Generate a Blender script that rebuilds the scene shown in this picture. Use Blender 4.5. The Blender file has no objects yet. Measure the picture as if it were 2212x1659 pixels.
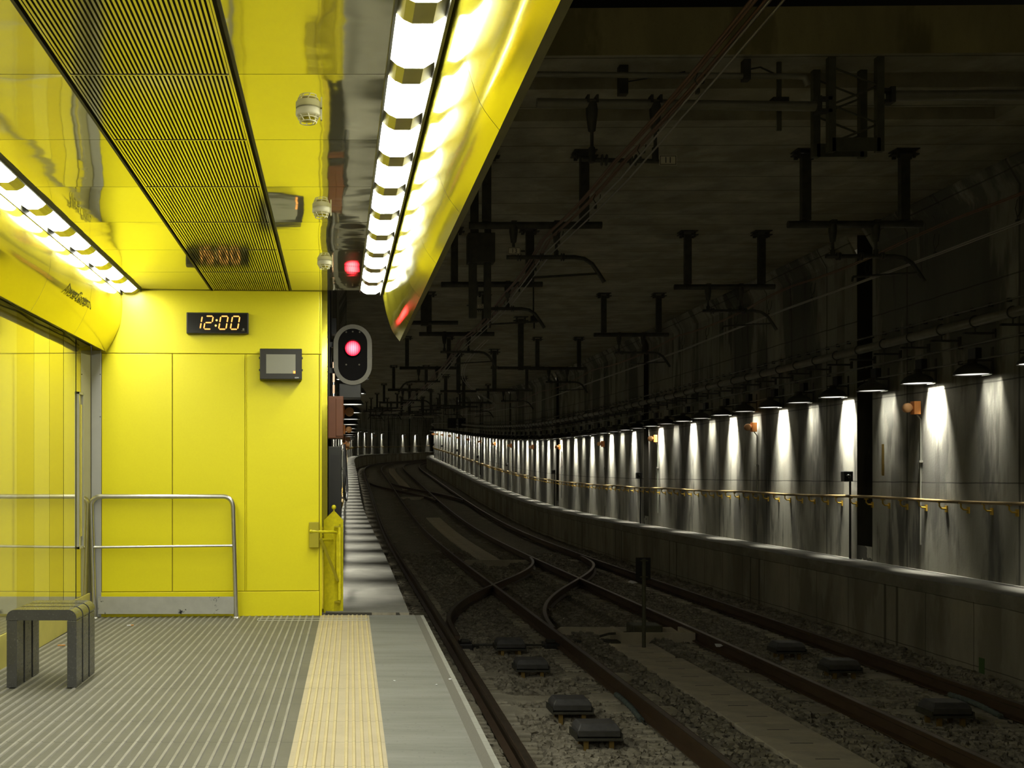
import bpy, bmesh, math, random
import numpy as np
from mathutils import Vector, Matrix, noise

random.seed(7)
rng = np.random.default_rng(7)
PI = math.pi
SC = bpy.context.scene
COL = SC.collection

# ---------------------------------------------------------------- camera, world, view
cam = bpy.data.cameras.new('camera')
cam.sensor_fit = 'HORIZONTAL'; cam.sensor_width = 36.0
FPX, HX, HY = 2255.0, 728.0, 1024.0
cam.lens = 36.0 * FPX / 2212.0
cam.shift_x = (1106.0 - HX) / 2212.0
cam.shift_y = (HY - 829.5) / 2212.0
cam.clip_start = 0.05; cam.clip_end = 400
camo = bpy.data.objects.new('camera', cam); COL.objects.link(camo)
camo.location = (0, 0, 1.25); camo.rotation_euler = (PI/2, 0, 0)
SC.camera = camo

world = bpy.data.worlds.new('world'); SC.world = world; world.use_nodes = True
world.node_tree.nodes['Background'].inputs[0].default_value = (1.0, 0.90, 0.60, 1)
world.node_tree.nodes['Background'].inputs[1].default_value = 0.06

SC.view_settings.view_transform = 'Standard'
SC.view_settings.look = 'None'
SC.view_settings.exposure = 0.0
SC.view_settings.gamma = 1.0
SC.view_settings.use_curve_mapping = False
SC.cycles.use_denoising = True
SC.cycles.use_light_tree = True
SC.cycles.caustics_reflective = False
SC.cycles.caustics_refractive = False
SC.cycles.sample_clamp_indirect = 4.0
SC.cycles.max_bounces = 7
SC.cycles.diffuse_bounces = 4
SC.cycles.glossy_bounces = 3

STRIP_E = 42.0       # station light covers
LAMP_BRIGHT = 28.0   # tunnel wall lamps, watts
LAMP_DIM = 3.4

# ---------------------------------------------------------------- tunnel centreline of the left track: s, x, y, rail top z, heading
TAB = np.array([(3,2.113,3.000,-0.920,0.0235),(7,2.198,6.999,-0.934,0.0189),(11,2.265,10.999,-0.945,0.0150),(15,2.319,14.998,-0.953,0.0117),(19,2.360,18.998,-0.959,0.0094),(23,2.396,22.998,-0.963,0.0085),(27,2.430,26.998,-0.963,0.0089),(31,2.467,30.997,-0.947,0.0095),(35,2.506,34.997,-0.915,0.0102),(39,2.549,38.997,-0.855,0.0111),(43,2.595,42.997,-0.755,0.0120),(47,2.645,46.996,-0.618,0.0129),(51,2.697,50.996,-0.460,0.0131),(55,2.749,54.996,-0.283,0.0127),(59,2.798,58.996,-0.087,0.0116),(63,2.841,62.995,0.124,0.0100),(67,2.878,66.995,0.342,0.0083),(71,2.908,70.995,0.565,0.0067),(75,2.931,74.995,0.794,0.0050),(79,2.950,78.995,1.019,0.0053),(83,2.979,82.995,1.229,0.0098),(87,3.034,86.994,1.424,0.0183),(91,3.131,90.993,1.604,0.0310),(95,3.287,94.990,1.769,0.0477),(99,3.516,98.983,1.921,0.0670),(103,3.824,102.972,2.064,0.0873),(107,4.215,106.952,2.198,0.1087),(111,4.693,110.924,2.323,0.1311),(115,5.262,114.883,2.438,0.1546),(119,5.926,118.827,2.544,0.1791),(123,6.689,122.754,2.644,0.2044),(127,7.550,126.660,2.748,0.2297),(131,8.510,130.543,2.857,0.2549),(135,9.567,134.400,2.969,0.2802),(139,10.722,138.230,3.085,0.3055),(143,11.973,142.029,3.205,0.3307),(147,13.319,145.796,3.330,0.3560),(151,14.760,149.527,3.458,0.3812),(155,16.295,153.221,3.588,0.4064),(159,17.923,156.874,3.717,0.4317),(163,19.642,160.486,3.847,0.4569),(167,21.452,164.053,3.976,0.4821),(171,23.351,167.573,4.106,0.5074),(175,25.339,171.044,4.235,0.5326),(179,27.413,174.464,4.365,0.5578),(183,29.573,177.831,4.494,0.5831)])

def C(s):
    """x, y, rail z, heading of the left track's centreline at distance s"""
    if s <= 3:
        t = TAB[0]
        return t[1] + (s-3)*math.sin(t[4]), s, t[3], t[4]
    i = min(int((s-3)//4), len(TAB)-2)
    a, b = TAB[i], TAB[i+1]
    u = (s-a[0])/4.0
    def her(c, ma, mb):
        return (2*u**3-3*u*u+1)*a[c] + (u**3-2*u*u+u)*4*ma + (-2*u**3+3*u*u)*b[c] + (u**3-u*u)*4*mb
    x = her(1, math.sin(a[4]), math.sin(b[4])); y = her(2, math.cos(a[4]), math.cos(b[4]))
    zp = TAB[max(i-1,0)]; zn = TAB[min(i+2,len(TAB)-1)]
    z = her(3, (b[3]-zp[3])/(b[0]-zp[0]), (zn[3]-a[3])/(zn[0]-a[0]))
    return x, y, z, a[4]+(b[4]-a[4])*u

def T(s, off, dz):
    x, y, z, th = C(s)
    return (x+off*math.cos(th), y-off*math.sin(th), z+dz)

D2 = 3.5256           # right track
G = 0.7535
WALK_R, WALL_R, WALK_RZ = 5.00, 5.717, 0.889
WALK_L, WALL_L, WALK_LZ = -1.622, -2.34, 0.96
CEIL = 5.90

# ---------------------------------------------------------------- mesh builder and object helpers
class MB:
    def __init__(self):
        self.v=[]; self.f=[]; self.mi=[]; self.sm=[]; self.uv=[]
    def add(self, vs, fs, mi=0, smooth=False, uv=None):
        b=len(self.v)
        self.v.extend([tuple(p) for p in vs])
        self.uv.extend(uv if uv is not None else [(0.0,0.0)]*len(vs))
        for f in fs:
            self.f.append(tuple(i+b for i in f)); self.mi.append(mi); self.sm.append(smooth)
        return self
    def box(self, c, s, mi=0, rz=0.0, ry=0.0, rx=0.0):
        hx,hy,hz=s[0]/2,s[1]/2,s[2]/2
        m=Matrix.Rotation(rz,3,'Z')@Matrix.Rotation(ry,3,'Y')@Matrix.Rotation(rx,3,'X')
        vs=[]
        for sx,sy,sz in ((-1,-1,-1),(1,-1,-1),(1,1,-1),(-1,1,-1),(-1,-1,1),(1,-1,1),(1,1,1),(-1,1,1)):
            p=m@Vector((sx*hx,sy*hy,sz*hz)); vs.append((p.x+c[0],p.y+c[1],p.z+c[2]))
        return self.add(vs,[(0,3,2,1),(4,5,6,7),(0,1,5,4),(1,2,6,5),(2,3,7,6),(3,0,4,7)],mi)
    def bb(self, x0,x1,y0,y1,z0,z1,mi=0):
        return self.box(((x0+x1)/2,(y0+y1)/2,(z0+z1)/2),(abs(x1-x0),abs(y1-y0),abs(z1-z0)),mi)
    def tube(self, path, r, n=8, mi=0, smooth=True, cap=True):
        P=[Vector(p) for p in path]; k=len(P)
        R=r if isinstance(r,(list,tuple)) else [r]*k
        t=[(P[min(i+1,k-1)]-P[max(i-1,0)]).normalized() for i in range(k)]
        up=Vector((0,0,1)) if abs(t[0].z)<.9 else Vector((1,0,0))
        u=(up-t[0]*up.dot(t[0])).normalized()
        vs=[]
        for i in range(k):
            u=(u-t[i]*u.dot(t[i])).normalized(); w=t[i].cross(u)
            for j in range(n):
                a=2*PI*j/n
                vs.append(P[i]+(u*math.cos(a)+w*math.sin(a))*R[i])
        fs=[(i*n+j,i*n+(j+1)%n,(i+1)*n+(j+1)%n,(i+1)*n+j) for i in range(k-1) for j in range(n)]
        self.add(vs,fs,mi,smooth)
        if cap:
            self.add(vs[:n],[tuple(range(n-1,-1,-1))],mi); self.add(vs[-n:],[tuple(range(n))],mi)
        return self
    def lathe(self, prof, n=20, c=(0,0,0), mi=0, smooth=True, axis='Z'):
        vs=[]
        for r,z in prof:
            for j in range(n):
                a=2*PI*j/n
                p=(r*math.cos(a),r*math.sin(a),z)
                if axis=='Y': p=(p[0],p[2],p[1])
                elif axis=='X': p=(p[2],p[0],p[1])
                vs.append((p[0]+c[0],p[1]+c[1],p[2]+c[2]))
        k=len(prof)
        fs=[(i*n+j,i*n+(j+1)%n,(i+1)*n+(j+1)%n,(i+1)*n+j) for i in range(k-1) for j in range(n)]
        return self.add(vs,fs,mi,smooth)
    def prism(self, pts, a, b, axis='Y', mi=0, smooth=False):
        """closed outline pts=[(u,v)] pushed from a to b along axis; Y: (x,z), X: (y,z), Z: (x,y)"""
        n=len(pts)
        def mk(u,v,w): return (u,w,v) if axis=='Y' else ((w,u,v) if axis=='X' else (u,v,w))
        vs=[mk(u,v,a) for u,v in pts]+[mk(u,v,b) for u,v in pts]
        self.add(vs,[(i,(i+1)%n,n+(i+1)%n,n+i) for i in range(n)],mi,smooth)
        return self.add(vs,[tuple(range(n-1,-1,-1)),tuple(range(n,2*n))],mi)
    def strip(self, prof, ys, mi=0, smooth=True, xoff=None):
        """open profile [(x,z)] swept straight along y"""
        n=len(prof); vs=[]; uv=[]
        for y in ys:
            dx=xoff(y) if xoff else 0.0
            for x,z in prof: vs.append((x+dx,y,z)); uv.append((y,x))
        fs=[(i*n+j,(i+1)*n+j,(i+1)*n+j+1,i*n+j+1) for i in range(len(ys)-1) for j in range(n-1)]
        return self.add(vs,fs,mi,smooth,uv)
    def sweep(self, prof, ss, mi=0, smooth=False, closed=False, cap=False):
        """profile [(offset, dz)] or function of s, swept along the tunnel; uv = (s, running profile length)"""
        vs=[]; uv=[]; n=None
        for s in ss:
            pr=prof(s) if callable(prof) else prof
            n=len(pr); l=0.0
            for j,(o,d) in enumerate(pr):
                if j: l+=math.hypot(o-pr[j-1][0],d-pr[j-1][1])
                vs.append(T(s,o,d)); uv.append((s,l))
        m=n if closed else n-1
        fs=[(i*n+j,i*n+(j+1)%n,(i+1)*n+(j+1)%n,(i+1)*n+j) for i in range(len(ss)-1) for j in range(m)]
        self.add(vs,fs,mi,smooth,uv)
        if cap:
            self.add(vs[:n],[tuple(range(n))],mi); self.add(vs[-n:],[tuple(range(n-1,-1,-1))],mi)
        return self
    def mesh(self, name, mats):
        me=bpy.data.meshes.new(name)
        me.from_pydata(self.v,[],self.f)
        for m in mats: me.materials.append(m)
        if len(mats)>1: me.polygons.foreach_set('material_index',self.mi)
        me.polygons.foreach_set('use_smooth',self.sm)
        if any(u!=(0.0,0.0) for u in self.uv):
            l=me.uv_layers.new(name='UVMap')
            idx=np.empty(len(me.loops),int); me.loops.foreach_get('vertex_index',idx)
            l.data.foreach_set('uv',np.array(self.uv,np.float32)[idx].ravel())
        me.update()
        return me
    def build(self, name, mat, parent=None, loc=None, rz=0.0, bevel=0.0):
        mats=mat if isinstance(mat,(list,tuple)) else [mat]
        o=bpy.data.objects.new(name,self.mesh(name,mats)); COL.objects.link(o)
        if parent: o.parent=parent
        if loc: o.location=loc
        o.rotation_euler.z=rz
        if bevel:
            md=o.modifiers.new('edge','BEVEL'); md.width=bevel; md.segments=2; md.limit_method='ANGLE'
        return o

def tag(o, label, cat, group=None, kind=None):
    if label: o['label']=label
    if cat: o['category']=cat
    if group: o['group']=group
    if kind: o['kind']=kind
    return o
def thing(name, label, cat, loc=(0,0,0), rz=0.0, group=None):
    o=bpy.data.objects.new(name,None); COL.objects.link(o); o.empty_display_size=.1
    o.location=loc; o.rotation_euler.z=rz
    return tag(o,label,cat,group)
def struct(o, label=None):
    o['kind']='structure'
    if label: o['label']=label; o['category']='structure'
    return o
def dup(root, loc, rz=0.0, label=None):
    r=root.copy(); COL.objects.link(r); r.location=loc; r.rotation_euler.z=rz
    if label: r['label']=label
    for ch in list(root.children):
        c=ch.copy(); COL.objects.link(c); c.parent=r
        for g in list(ch.children):
            d=g.copy(); COL.objects.link(d); d.parent=c
    return r
def nth(n):
    return '%d%s'%(n,'th' if 10<=n%100<=20 else {1:'st',2:'nd',3:'rd'}.get(n%10,'th'))

# ---------------------------------------------------------------- materials
def srgb(r,g,b):
    f=lambda c:(c/255/12.92) if c/255<=.04045 else ((c/255+.055)/1.055)**2.4
    return (f(r),f(g),f(b))
class NT:
    def __init__(self, name):
        self.m=bpy.data.materials.new(name); self.m.use_nodes=True
        self.t=self.m.node_tree; self.b=self.t.nodes['Principled BSDF']
    def n(self, typ, ins=None, **props):
        nd=self.t.nodes.new('ShaderNode'+typ)
        for k,v in props.items(): setattr(nd,k,v)
        for k,v in (ins or {}).items(): self.set(nd.inputs[k],v)
        return nd
    def set(self, sock, v):
        if isinstance(v,bpy.types.NodeSocket): self.t.links.new(v,sock)
        elif isinstance(v,tuple) and len(v)==3 and sock.type=='RGBA': sock.default_value=(*v,1)
        else: sock.default_value=v
    def p(self, **k):
        for a,v in k.items():
            self.set(self.b.inputs[{'base':'Base Color','rough':'Roughness','metal':'Metallic','spec':'Specular IOR Level','coat':'Coat Weight','em':'Emission Color','es':'Emission Strength','normal':'Normal'}[a]],v)
        return self
    def math(self, op, a, b=None, clamp=False):
        nd=self.n('Math',operation=op); nd.use_clamp=clamp
        self.set(nd.inputs[0],a)
        if b is not None: self.set(nd.inputs[1],b)
        return nd.outputs[0]
    def mix(self, f, a, b, blend='MIX'):
        nd=self.n('Mix',data_type='RGBA',blend_type=blend)
        self.set(nd.inputs[0],f); self.set(nd.inputs[6],a); self.set(nd.inputs[7],b)
        return nd.outputs[2]
    def ramp(self, f, lo, hi):
        nd=self.n('MapRange',{0:f,1:lo,2:hi,3:0.0,4:1.0}); nd.clamp=True
        return nd.outputs[0]
    def obj(self, scale=(1,1,1), src='Object'):
        tc=self.n('TexCoord')
        return self.n('Mapping',{'Vector':tc.outputs[src],'Scale':scale}).outputs[0]
    def noise(self, vec, scale, detail=4.0, rough=.55):
        return self.n('TexNoise',{'Vector':vec,'Scale':scale,'Detail':detail,'Roughness':rough}).outputs[0]
    def bump(self, h, strength, dist=.01):
        return self.n('Bump',{'Height':h,'Strength':strength,'Distance':dist}).outputs[0]
    def line(self, coord, period, width):
        """1 on thin lines every period along coord"""
        fr=self.math('FRACT',self.math('DIVIDE',coord,period))
        return self.math('LESS_THAN',fr,width/period)

def plain(name, base, rough=.5, metal=0.0, var=0.0, scale=8.0, **k):
    t=NT(name)
    if var:
        n=t.noise(t.obj(),scale,6.0)
        f=t.ramp(n,.3,.7)
        col=t.mix(f,tuple(c*(1-var) for c in base),tuple(min(1,c*(1+var)) for c in base))
        t.p(base=col)
    else: t.p(base=base)
    t.p(rough=rough,metal=metal,**k)
    return t.m
def emit(name, col, e):
    t=NT(name); t.p(base=(0,0,0),em=col,es=e,rough=.6); return t.m

def concrete(name, base, stain=(.25,.24,.2), amount=.55, joints=None, streak=.22, rough=.85, wet=None):
    t=NT(name)
    v=t.obj((1,1,streak)); v0=t.obj()
    n1=t.noise(v,1.6,9.0,.62); n2=t.noise(v,.75,6.0,.6); n3=t.noise(v0,34.0,5.0,.7)
    col=t.mix(t.ramp(n1,.28,.72),tuple(c*.62 for c in base),tuple(c*1.28 for c in base))
    col=t.mix(t.math('MULTIPLY',t.ramp(n2,.52,.565),amount),col,tuple(c*s for c,s in zip(base,stain)))
    col=t.mix(t.math('MULTIPLY',t.ramp(n3,.58,.75),.35),col,tuple(c*.35 for c in base))
    if wet:
        n4=t.noise(t.obj((1,1,.11)),2.6,5.0,.6); n5=t.noise(v0,.5,3.0)
        f=t.math('MULTIPLY',t.ramp(n4,.54,.585),t.ramp(n5,.42,.58))
        col=t.mix(t.math('MULTIPLY',f,wet),col,tuple(c*.22 for c in base))
    if joints:
        uv=t.n('SeparateXYZ',{0:t.n('TexCoord').outputs['UV']})
        wob=t.math('MULTIPLY',t.math('SUBTRACT',t.noise(v0,2.0,3.0),.5),.03)
        for ax,per,w in joints:
            l=t.line(t.math('ADD',uv.outputs[ax],wob),per,w)
            col=t.mix(t.math('MULTIPLY',l,.72),col,tuple(c*.16 for c in base))
    h=t.math('ADD',t.math('MULTIPLY',n3,.5),n1)
    t.p(base=col,rough=rough,normal=t.bump(h,.35,.012),spec=.25)
    return t.m

# station
t=NT('yellow_enamel'); nz=t.noise(t.obj(),55.0,3.0)
t.p(base=t.mix(nz,(.87,.765,.008),(.92,.825,.014)),rough=.34,spec=.45,normal=t.bump(nz,.03,.002)); M_YEL=t.m
M_YELP=plain('yellow_paint',(.76,.67,.012),.42,0,.12,30)
M_YELD=plain('olive_yellow_paint',(.42,.36,.01),.5)
def wavy(name, base, metal, rough, s1, s2, k, stretch=(1,1,1), spec=.5):
    t=NT(name)
    v=t.obj(stretch); n=t.noise(v,s1,2.0,.4); n2=t.noise(v,s2,2.0,.4)
    t.p(base=base,metal=metal,rough=rough,spec=spec,normal=t.bump(t.math('ADD',n,t.math('MULTIPLY',n2,.25)),k,.02)); return t.m
M_CEIL=wavy('polished_ceiling_steel',(.86,.84,.58),.90,.05,1.5,3.5,.30,(.8,1.2,1))
M_FASC=wavy('polished_yellow_fascia',(.86,.77,.06),.78,.12,1.2,6.0,.16,(1,.5,1))
M_PANE=wavy('mirror_pane_pale',(.90,.87,.55),.82,.045,.8,3.0,.012)
M_PANE2=wavy('mirror_pane_deep',(.80,.74,.27),.82,.045,.8,3.0,.012)
M_PALE=plain('pale_yellow_plinth',(.62,.55,.13),.45,0,.08,6)
M_SLAT=plain('grille_steel',(.80,.77,.50),.10,.92)
M_DARKCH=plain('dark_channel',(.035,.034,.022),.6)
M_VOID=plain('grille_void',(.17,.155,.06),.7)
M_STRIP=emit('light_cover_lit',(1.0,1.0,.90),STRIP_E)
M_GAP=plain('light_cover_divider',(.50,.47,.24),.3,.7)
M_GREY=plain('grey_column_steel',(.46,.46,.42),.4,.35,.06,4)
M_STEEL=plain('brushed_steel_tube',(.62,.61,.57),.3,.95,.06,20)
t=NT('worn_steel_plate'); v=t.obj(); n=t.noise(v,9.0,6.0); n2=t.noise(v,26.0,5.0,.7)
c_=t.mix(t.ramp(n,.25,.75),(.44,.44,.40),(.54,.54,.49)); c_=t.mix(t.ramp(t.math('MULTIPLY',n2,t.ramp(t.noise(v,3.5,2.0),.35,.6)),.55,.6),c_,(.02,.02,.02))
t.p(base=c_,rough=.42,metal=.5); M_PLATE=t.m
M_BLACK=plain('black_plastic',(.014,.013,.011),.45)
M_BLACKG=plain('black_glass',(.012,.011,.008),.18)
M_SCREEN=plain('grey_screen',(.26,.255,.19),.35)
M_LED=emit('orange_led',(1.0,.30,.035),2.6)
M_LEDD=emit('orange_led_core',(1.0,.62,.16),1.6)
M_WHITE=plain('white_mark',(.8,.8,.78),.5)
M_DECAL=plain('olive_lettering',(.05,.046,.008),1.0,spec=0.0)
M_DETECT=plain('pale_plastic',(.78,.74,.50),.35)
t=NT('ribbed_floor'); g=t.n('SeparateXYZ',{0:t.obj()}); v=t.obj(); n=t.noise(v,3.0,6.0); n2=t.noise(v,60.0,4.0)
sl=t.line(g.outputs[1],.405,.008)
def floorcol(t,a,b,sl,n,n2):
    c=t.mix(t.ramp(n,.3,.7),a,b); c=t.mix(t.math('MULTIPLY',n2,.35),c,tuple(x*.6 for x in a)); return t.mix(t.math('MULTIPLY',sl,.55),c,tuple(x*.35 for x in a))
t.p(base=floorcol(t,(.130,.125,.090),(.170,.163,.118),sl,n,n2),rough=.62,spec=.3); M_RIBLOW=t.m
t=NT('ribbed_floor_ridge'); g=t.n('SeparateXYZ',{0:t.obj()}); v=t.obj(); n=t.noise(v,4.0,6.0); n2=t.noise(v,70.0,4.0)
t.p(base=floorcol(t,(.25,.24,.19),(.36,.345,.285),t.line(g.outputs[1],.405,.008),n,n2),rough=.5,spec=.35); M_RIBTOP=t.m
def tact(name,a,b):
    t=NT(name); g=t.n('SeparateXYZ',{0:t.obj()}); v=t.obj(); n=t.noise(v,5.0,6.0); n2=t.noise(v,80.0,3.0)
    t.p(base=floorcol(t,a,b,t.line(g.outputs[1],.405,.006),n,n2),rough=.6,spec=.3); return t.m
M_TACL=tact('cream_tactile',(.45,.385,.235),(.54,.465,.29)); M_TACT=tact('cream_tactile_ridge',(.56,.465,.235),(.64,.54,.28))
t=NT('platform_slab'); v=t.obj((.35,2.2,1)); n=t.noise(v,2.6,8.0,.65); n2=t.noise(t.obj(),45.0,4.0); g=t.n('SeparateXYZ',{0:t.obj()})
c_=t.mix(t.ramp(n,.3,.7),(.150,.150,.120),(.250,.250,.212)); c_=t.mix(t.math('MULTIPLY',t.ramp(n,.60,.66),.35),c_,(.17,.12,.085)); c_=t.mix(t.math('MULTIPLY',t.ramp(n2,.6,.7),.5),c_,(.10,.098,.078)); c_=t.mix(t.math('MULTIPLY',t.line(g.outputs[1],1.02,.006),.5),c_,(.12,.12,.1))
t.p(base=c_,rough=.6,spec=.3); M_SLAB=t.m
t=NT('granular_stripe'); n=t.noise(t.obj(),160.0,3.0); t.p(base=t.mix(n,(.09,.085,.062),(.18,.17,.135)),rough=.9); M_STRIPE=t.m
t=NT('edge_stone'); g=t.n('SeparateXYZ',{0:t.obj()}); n=t.noise(t.obj(),7.0,6.0)
t.p(base=t.mix(t.math('MULTIPLY',t.line(g.outputs[1],.125,.006),.6),t.mix(n,(.21,.205,.165),(.33,.325,.27)),(.15,.15,.12)),rough=.7); M_EDGE=t.m
t=NT('bench_stone'); n=t.noise(t.obj(),9.0,7.0); n2=t.noise(t.obj(),90.0,3.0)
t.p(base=t.mix(n,(.040,.040,.038),(.085,.085,.078)),rough=t.math('ADD',t.math('MULTIPLY',n2,.2),.15),spec=.6,coat=.25); M_BENCH=t.m
# tunnel
M_WALLC=concrete('tunnel_wall_concrete',(.34,.325,.255),(.26,.26,.27),.75,[(0,2.46,.035),(1,1.24,.018)],.2,wet=.8)
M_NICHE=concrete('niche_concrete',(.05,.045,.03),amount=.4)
M_CEILC=concrete('tunnel_ceiling_concrete',(.40,.37,.265),(.55,.52,.4),.35,[(0,.62,.02)],1.0)
M_WALKF=concrete('walkway_front_concrete',(.40,.365,.265),(.45,.42,.38),.5,[(0,4.55,.06),(0,4.65,.05),(0,1.0,.014),(1,.72,.012)],.3)
M_WALKT=concrete('walkway_top_concrete',(.20,.192,.157),(.6,.6,.55),.3,None,1.0)
M_COPE=concrete('walkway_coping_concrete',(.32,.295,.22),(.5,.5,.45),.4,None,1.0)
M_TROUGH=concrete('duct_cover_concrete',(.62,.555,.40),(.55,.52,.45),.3,None,1.0)
M_SLEEP=concrete('sleeper_concrete',(.44,.40,.29),(.5,.48,.4),.4,None,1.0)
t=NT('ballast_bed'); v=t.obj(); vo=t.n('TexVoronoi',{'Vector':v,'Scale':20.0}); n=t.noise(v,1.2,4.0)
c_=t.mix(vo.outputs['Color'],(.18,.16,.115),(.34,.305,.22)); c_=t.mix(t.math('MULTIPLY',n,.6),c_,(.09,.08,.055))
t.p(base=c_,rough=.95,spec=.1,normal=t.bump(vo.outputs['Distance'],1.0,.03)); M_BED=t.m
t=NT('ballast_stone'); v=t.obj(); n=t.noise(v,9.0,3.0); t.p(base=t.mix(t.ramp(n,.3,.7),(.16,.142,.10),(.37,.335,.245)),rough=.95,spec=.1); M_STONE=t.m
t=NT('rail_steel'); n=t.noise(t.obj(),6.0,6.0); t.p(base=t.mix(n,(.050,.030,.014),(.105,.066,.034)),rough=.6,metal=.2); M_RAIL=t.m
M_RAILTOP=plain('rail_running_surface',(.16,.125,.085),.36,.75,.25,12)
M_IRON=plain('dark_iron',(.055,.052,.036),.6,.3,.3,10)
M_LATT=plain('olive_galvanised_steel',(.10,.098,.06),.6,.4,.2,8)
M_HOOD=plain('lamp_hood_enamel',(.055,.052,.04),.5)
M_MOUTH=emit('lamp_mouth_glow',(1.0,.97,.86),2.6)
M_MOUTHD=emit('lamp_mouth_dim',(1.0,.97,.86),1.1)
M_PIPE=plain('grey_painted_pipe',(.24,.225,.165),.38,.2,.15,6)
M_COND=plain('conduit_steel',(.30,.29,.23),.4,.5)
M_ORANGE=plain('orange_plastic',(.68,.25,.055),.45)
M_ORDISC=plain('orange_disc',(.80,.42,.17),.5)
M_HAND=plain('brass_brown_handrail',(.34,.25,.11),.42,.3,.2,6)
M_BRKT=plain('yellow_bracket',(.42,.26,.02),.5)
M_COPPER=plain('copper_cable',(.22,.125,.07),.45,.6)
M_WIRE=plain('grey_contact_wire',(.42,.39,.31),.35,.7)
M_BOX=plain('charcoal_inductor',(.075,.072,.066),.5,0,.25,12)
M_BRASS=plain('brass_leg',(.30,.20,.05),.5,.5)
M_HOSE=plain('grey_green_hose',(.09,.115,.10),.6)
M_RUST=plain('red_brown_cabinet',(.16,.052,.018),.5,0,.15,5)
M_DKCAB=plain('dark_cabinet',(.02,.02,.016),.4)
M_SIGN=plain('sign_white',(.62,.56,.40),.5)
M_SIGBACK=plain('signal_black',(.004,.003,.003),.7,spec=.15)
M_SIGRIM=plain('signal_grey_rim',(.24,.225,.175),.55,0,.1,10)
t=NT('red_lens'); g=t.n('TexGradient',{0:t.obj((10,10,10))},gradient_type='SPHERICAL'); w=t.n('TexWave',{'Vector':t.obj(),'Scale':14.0}).outputs[1]
t.p(base=(.2,0,0),em=t.mix(t.ramp(g.outputs[1],0.15,.75),(1,.004,.02),(1,.13,.17)),es=t.math('ADD',t.math('MULTIPLY',w,3.0),3.0)); M_LENS=t.m
M_PLASTIC=plain('white_plastic_scrap',(.7,.7,.68),.3)
M_TAPE=plain('clear_strip_edge',(.62,.62,.55),.25)
M_BUTT=plain('orange_filter',(.62,.28,.06),.7)
M_GREEN=plain('green_paint_smear',(.08,.15,.04),.9)

# ================================================================ LARGE STRUCTURE: platform room
PS=.0135
xo=lambda y:PS*(y-6.8)
Y0,YE=-5.0,9.24
ys=[Y0,-2,0,2,3,4,5,6,7,8,9.0,YE]
m=MB(); prof=[(-2.145,0)]; x=-2.13
ribs=[]
while x<-.215:
    ribs.append(x); x+=.0555
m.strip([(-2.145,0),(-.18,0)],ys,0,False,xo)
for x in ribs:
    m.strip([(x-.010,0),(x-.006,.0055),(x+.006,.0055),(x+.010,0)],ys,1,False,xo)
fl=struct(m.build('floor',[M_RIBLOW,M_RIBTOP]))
m=MB(); m.strip([(-.18,.001),(.25,.001)],ys,0,False,xo)
for dx in (.034,.073,.112,.1515,.191,.25,.285,.324,.363,.403):
    x=-.18+dx
    m.strip([(x-.009,.001),(x-.005,.006),(x+.005,.006),(x+.009,.001)],ys,1,False,xo)
struct(m.build('floor_tactile_strip',[M_TACL,M_TACT]),'cream ribbed tactile warning strip along the platform edge')
m=MB()
m.strip([(.25,.001),(.652,.001)],ys,0,False,xo); m.strip([(.652,.001),(.704,.001)],ys,1,False,xo)
m.strip([(.704,.001),(.7325,.001),(.7325,-1.3)],ys,2,False,xo)
m.add([(.25+xo(YE),YE,.001),(.7325+xo(YE),YE,.001),(.7325+xo(YE),YE,-1.3),(.25+xo(YE),YE,-1.3)],[(0,1,2,3)],0)
struct(m.build('floor_edge_slab',[M_SLAB,M_STRIPE,M_EDGE]),'grey concrete platform edge slab with dark granular stripe')

# end wall, turned slightly about the vertical
ew=bpy.data.objects.new('wall_end',None); COL.objects.link(ew); ew.location=(-2.145,9.12,0); ew.rotation_euler.z=math.atan2(.095,2.045)
struct(ew)
L=2.013
def wx(px): return (px-728)/FPX*9.165+2.147
m=MB(); m.bb(0,L,.012,.14,0,2.95)
m.build('backing',M_YELD,ew)
def panel(name,x0,x1,z0,z1,th=.014):
    return MB().bb(x0,x1,.012-th,.012,z0,z1).build(name,M_YEL,ew,bevel=.003)
panel('upper_panel',.005,wx(690.3),2.309,2.86)
panel('wall_panel',.09,wx(371.5),.222,2.303); panel('wall_panel',wx(373.5),wx(528),.222,2.303); panel('wall_panel',wx(532.5),wx(688.5),.222,2.303)
panel('seam_strip',wx(529),wx(532),.222,2.303,.006)
panel('plinth',.005,wx(689.5),.0,.216,.018)
panel('edge_trim',wx(691),L,.0,2.303,.012); panel('edge_trim',wx(691),L,2.309,2.86,.012)
m=MB(); m.bb(L-.01,L+.058,.24,.32,0,2.95); m.build('polished_edge',M_FASC,ew)
m=MB(); m.bb(.0,.086,-.012,.012,0,2.33); m.build('corner_post',M_GREY,ew,bevel=.004)
for z in (1.05,1.75,2.12):
    m=MB(); m.lathe([(0,-.004),(.005,-.004),(.005,0)],8,(.078,-.013,z),axis='Y'); m.build('screw',M_DARKCH,ew)

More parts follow.
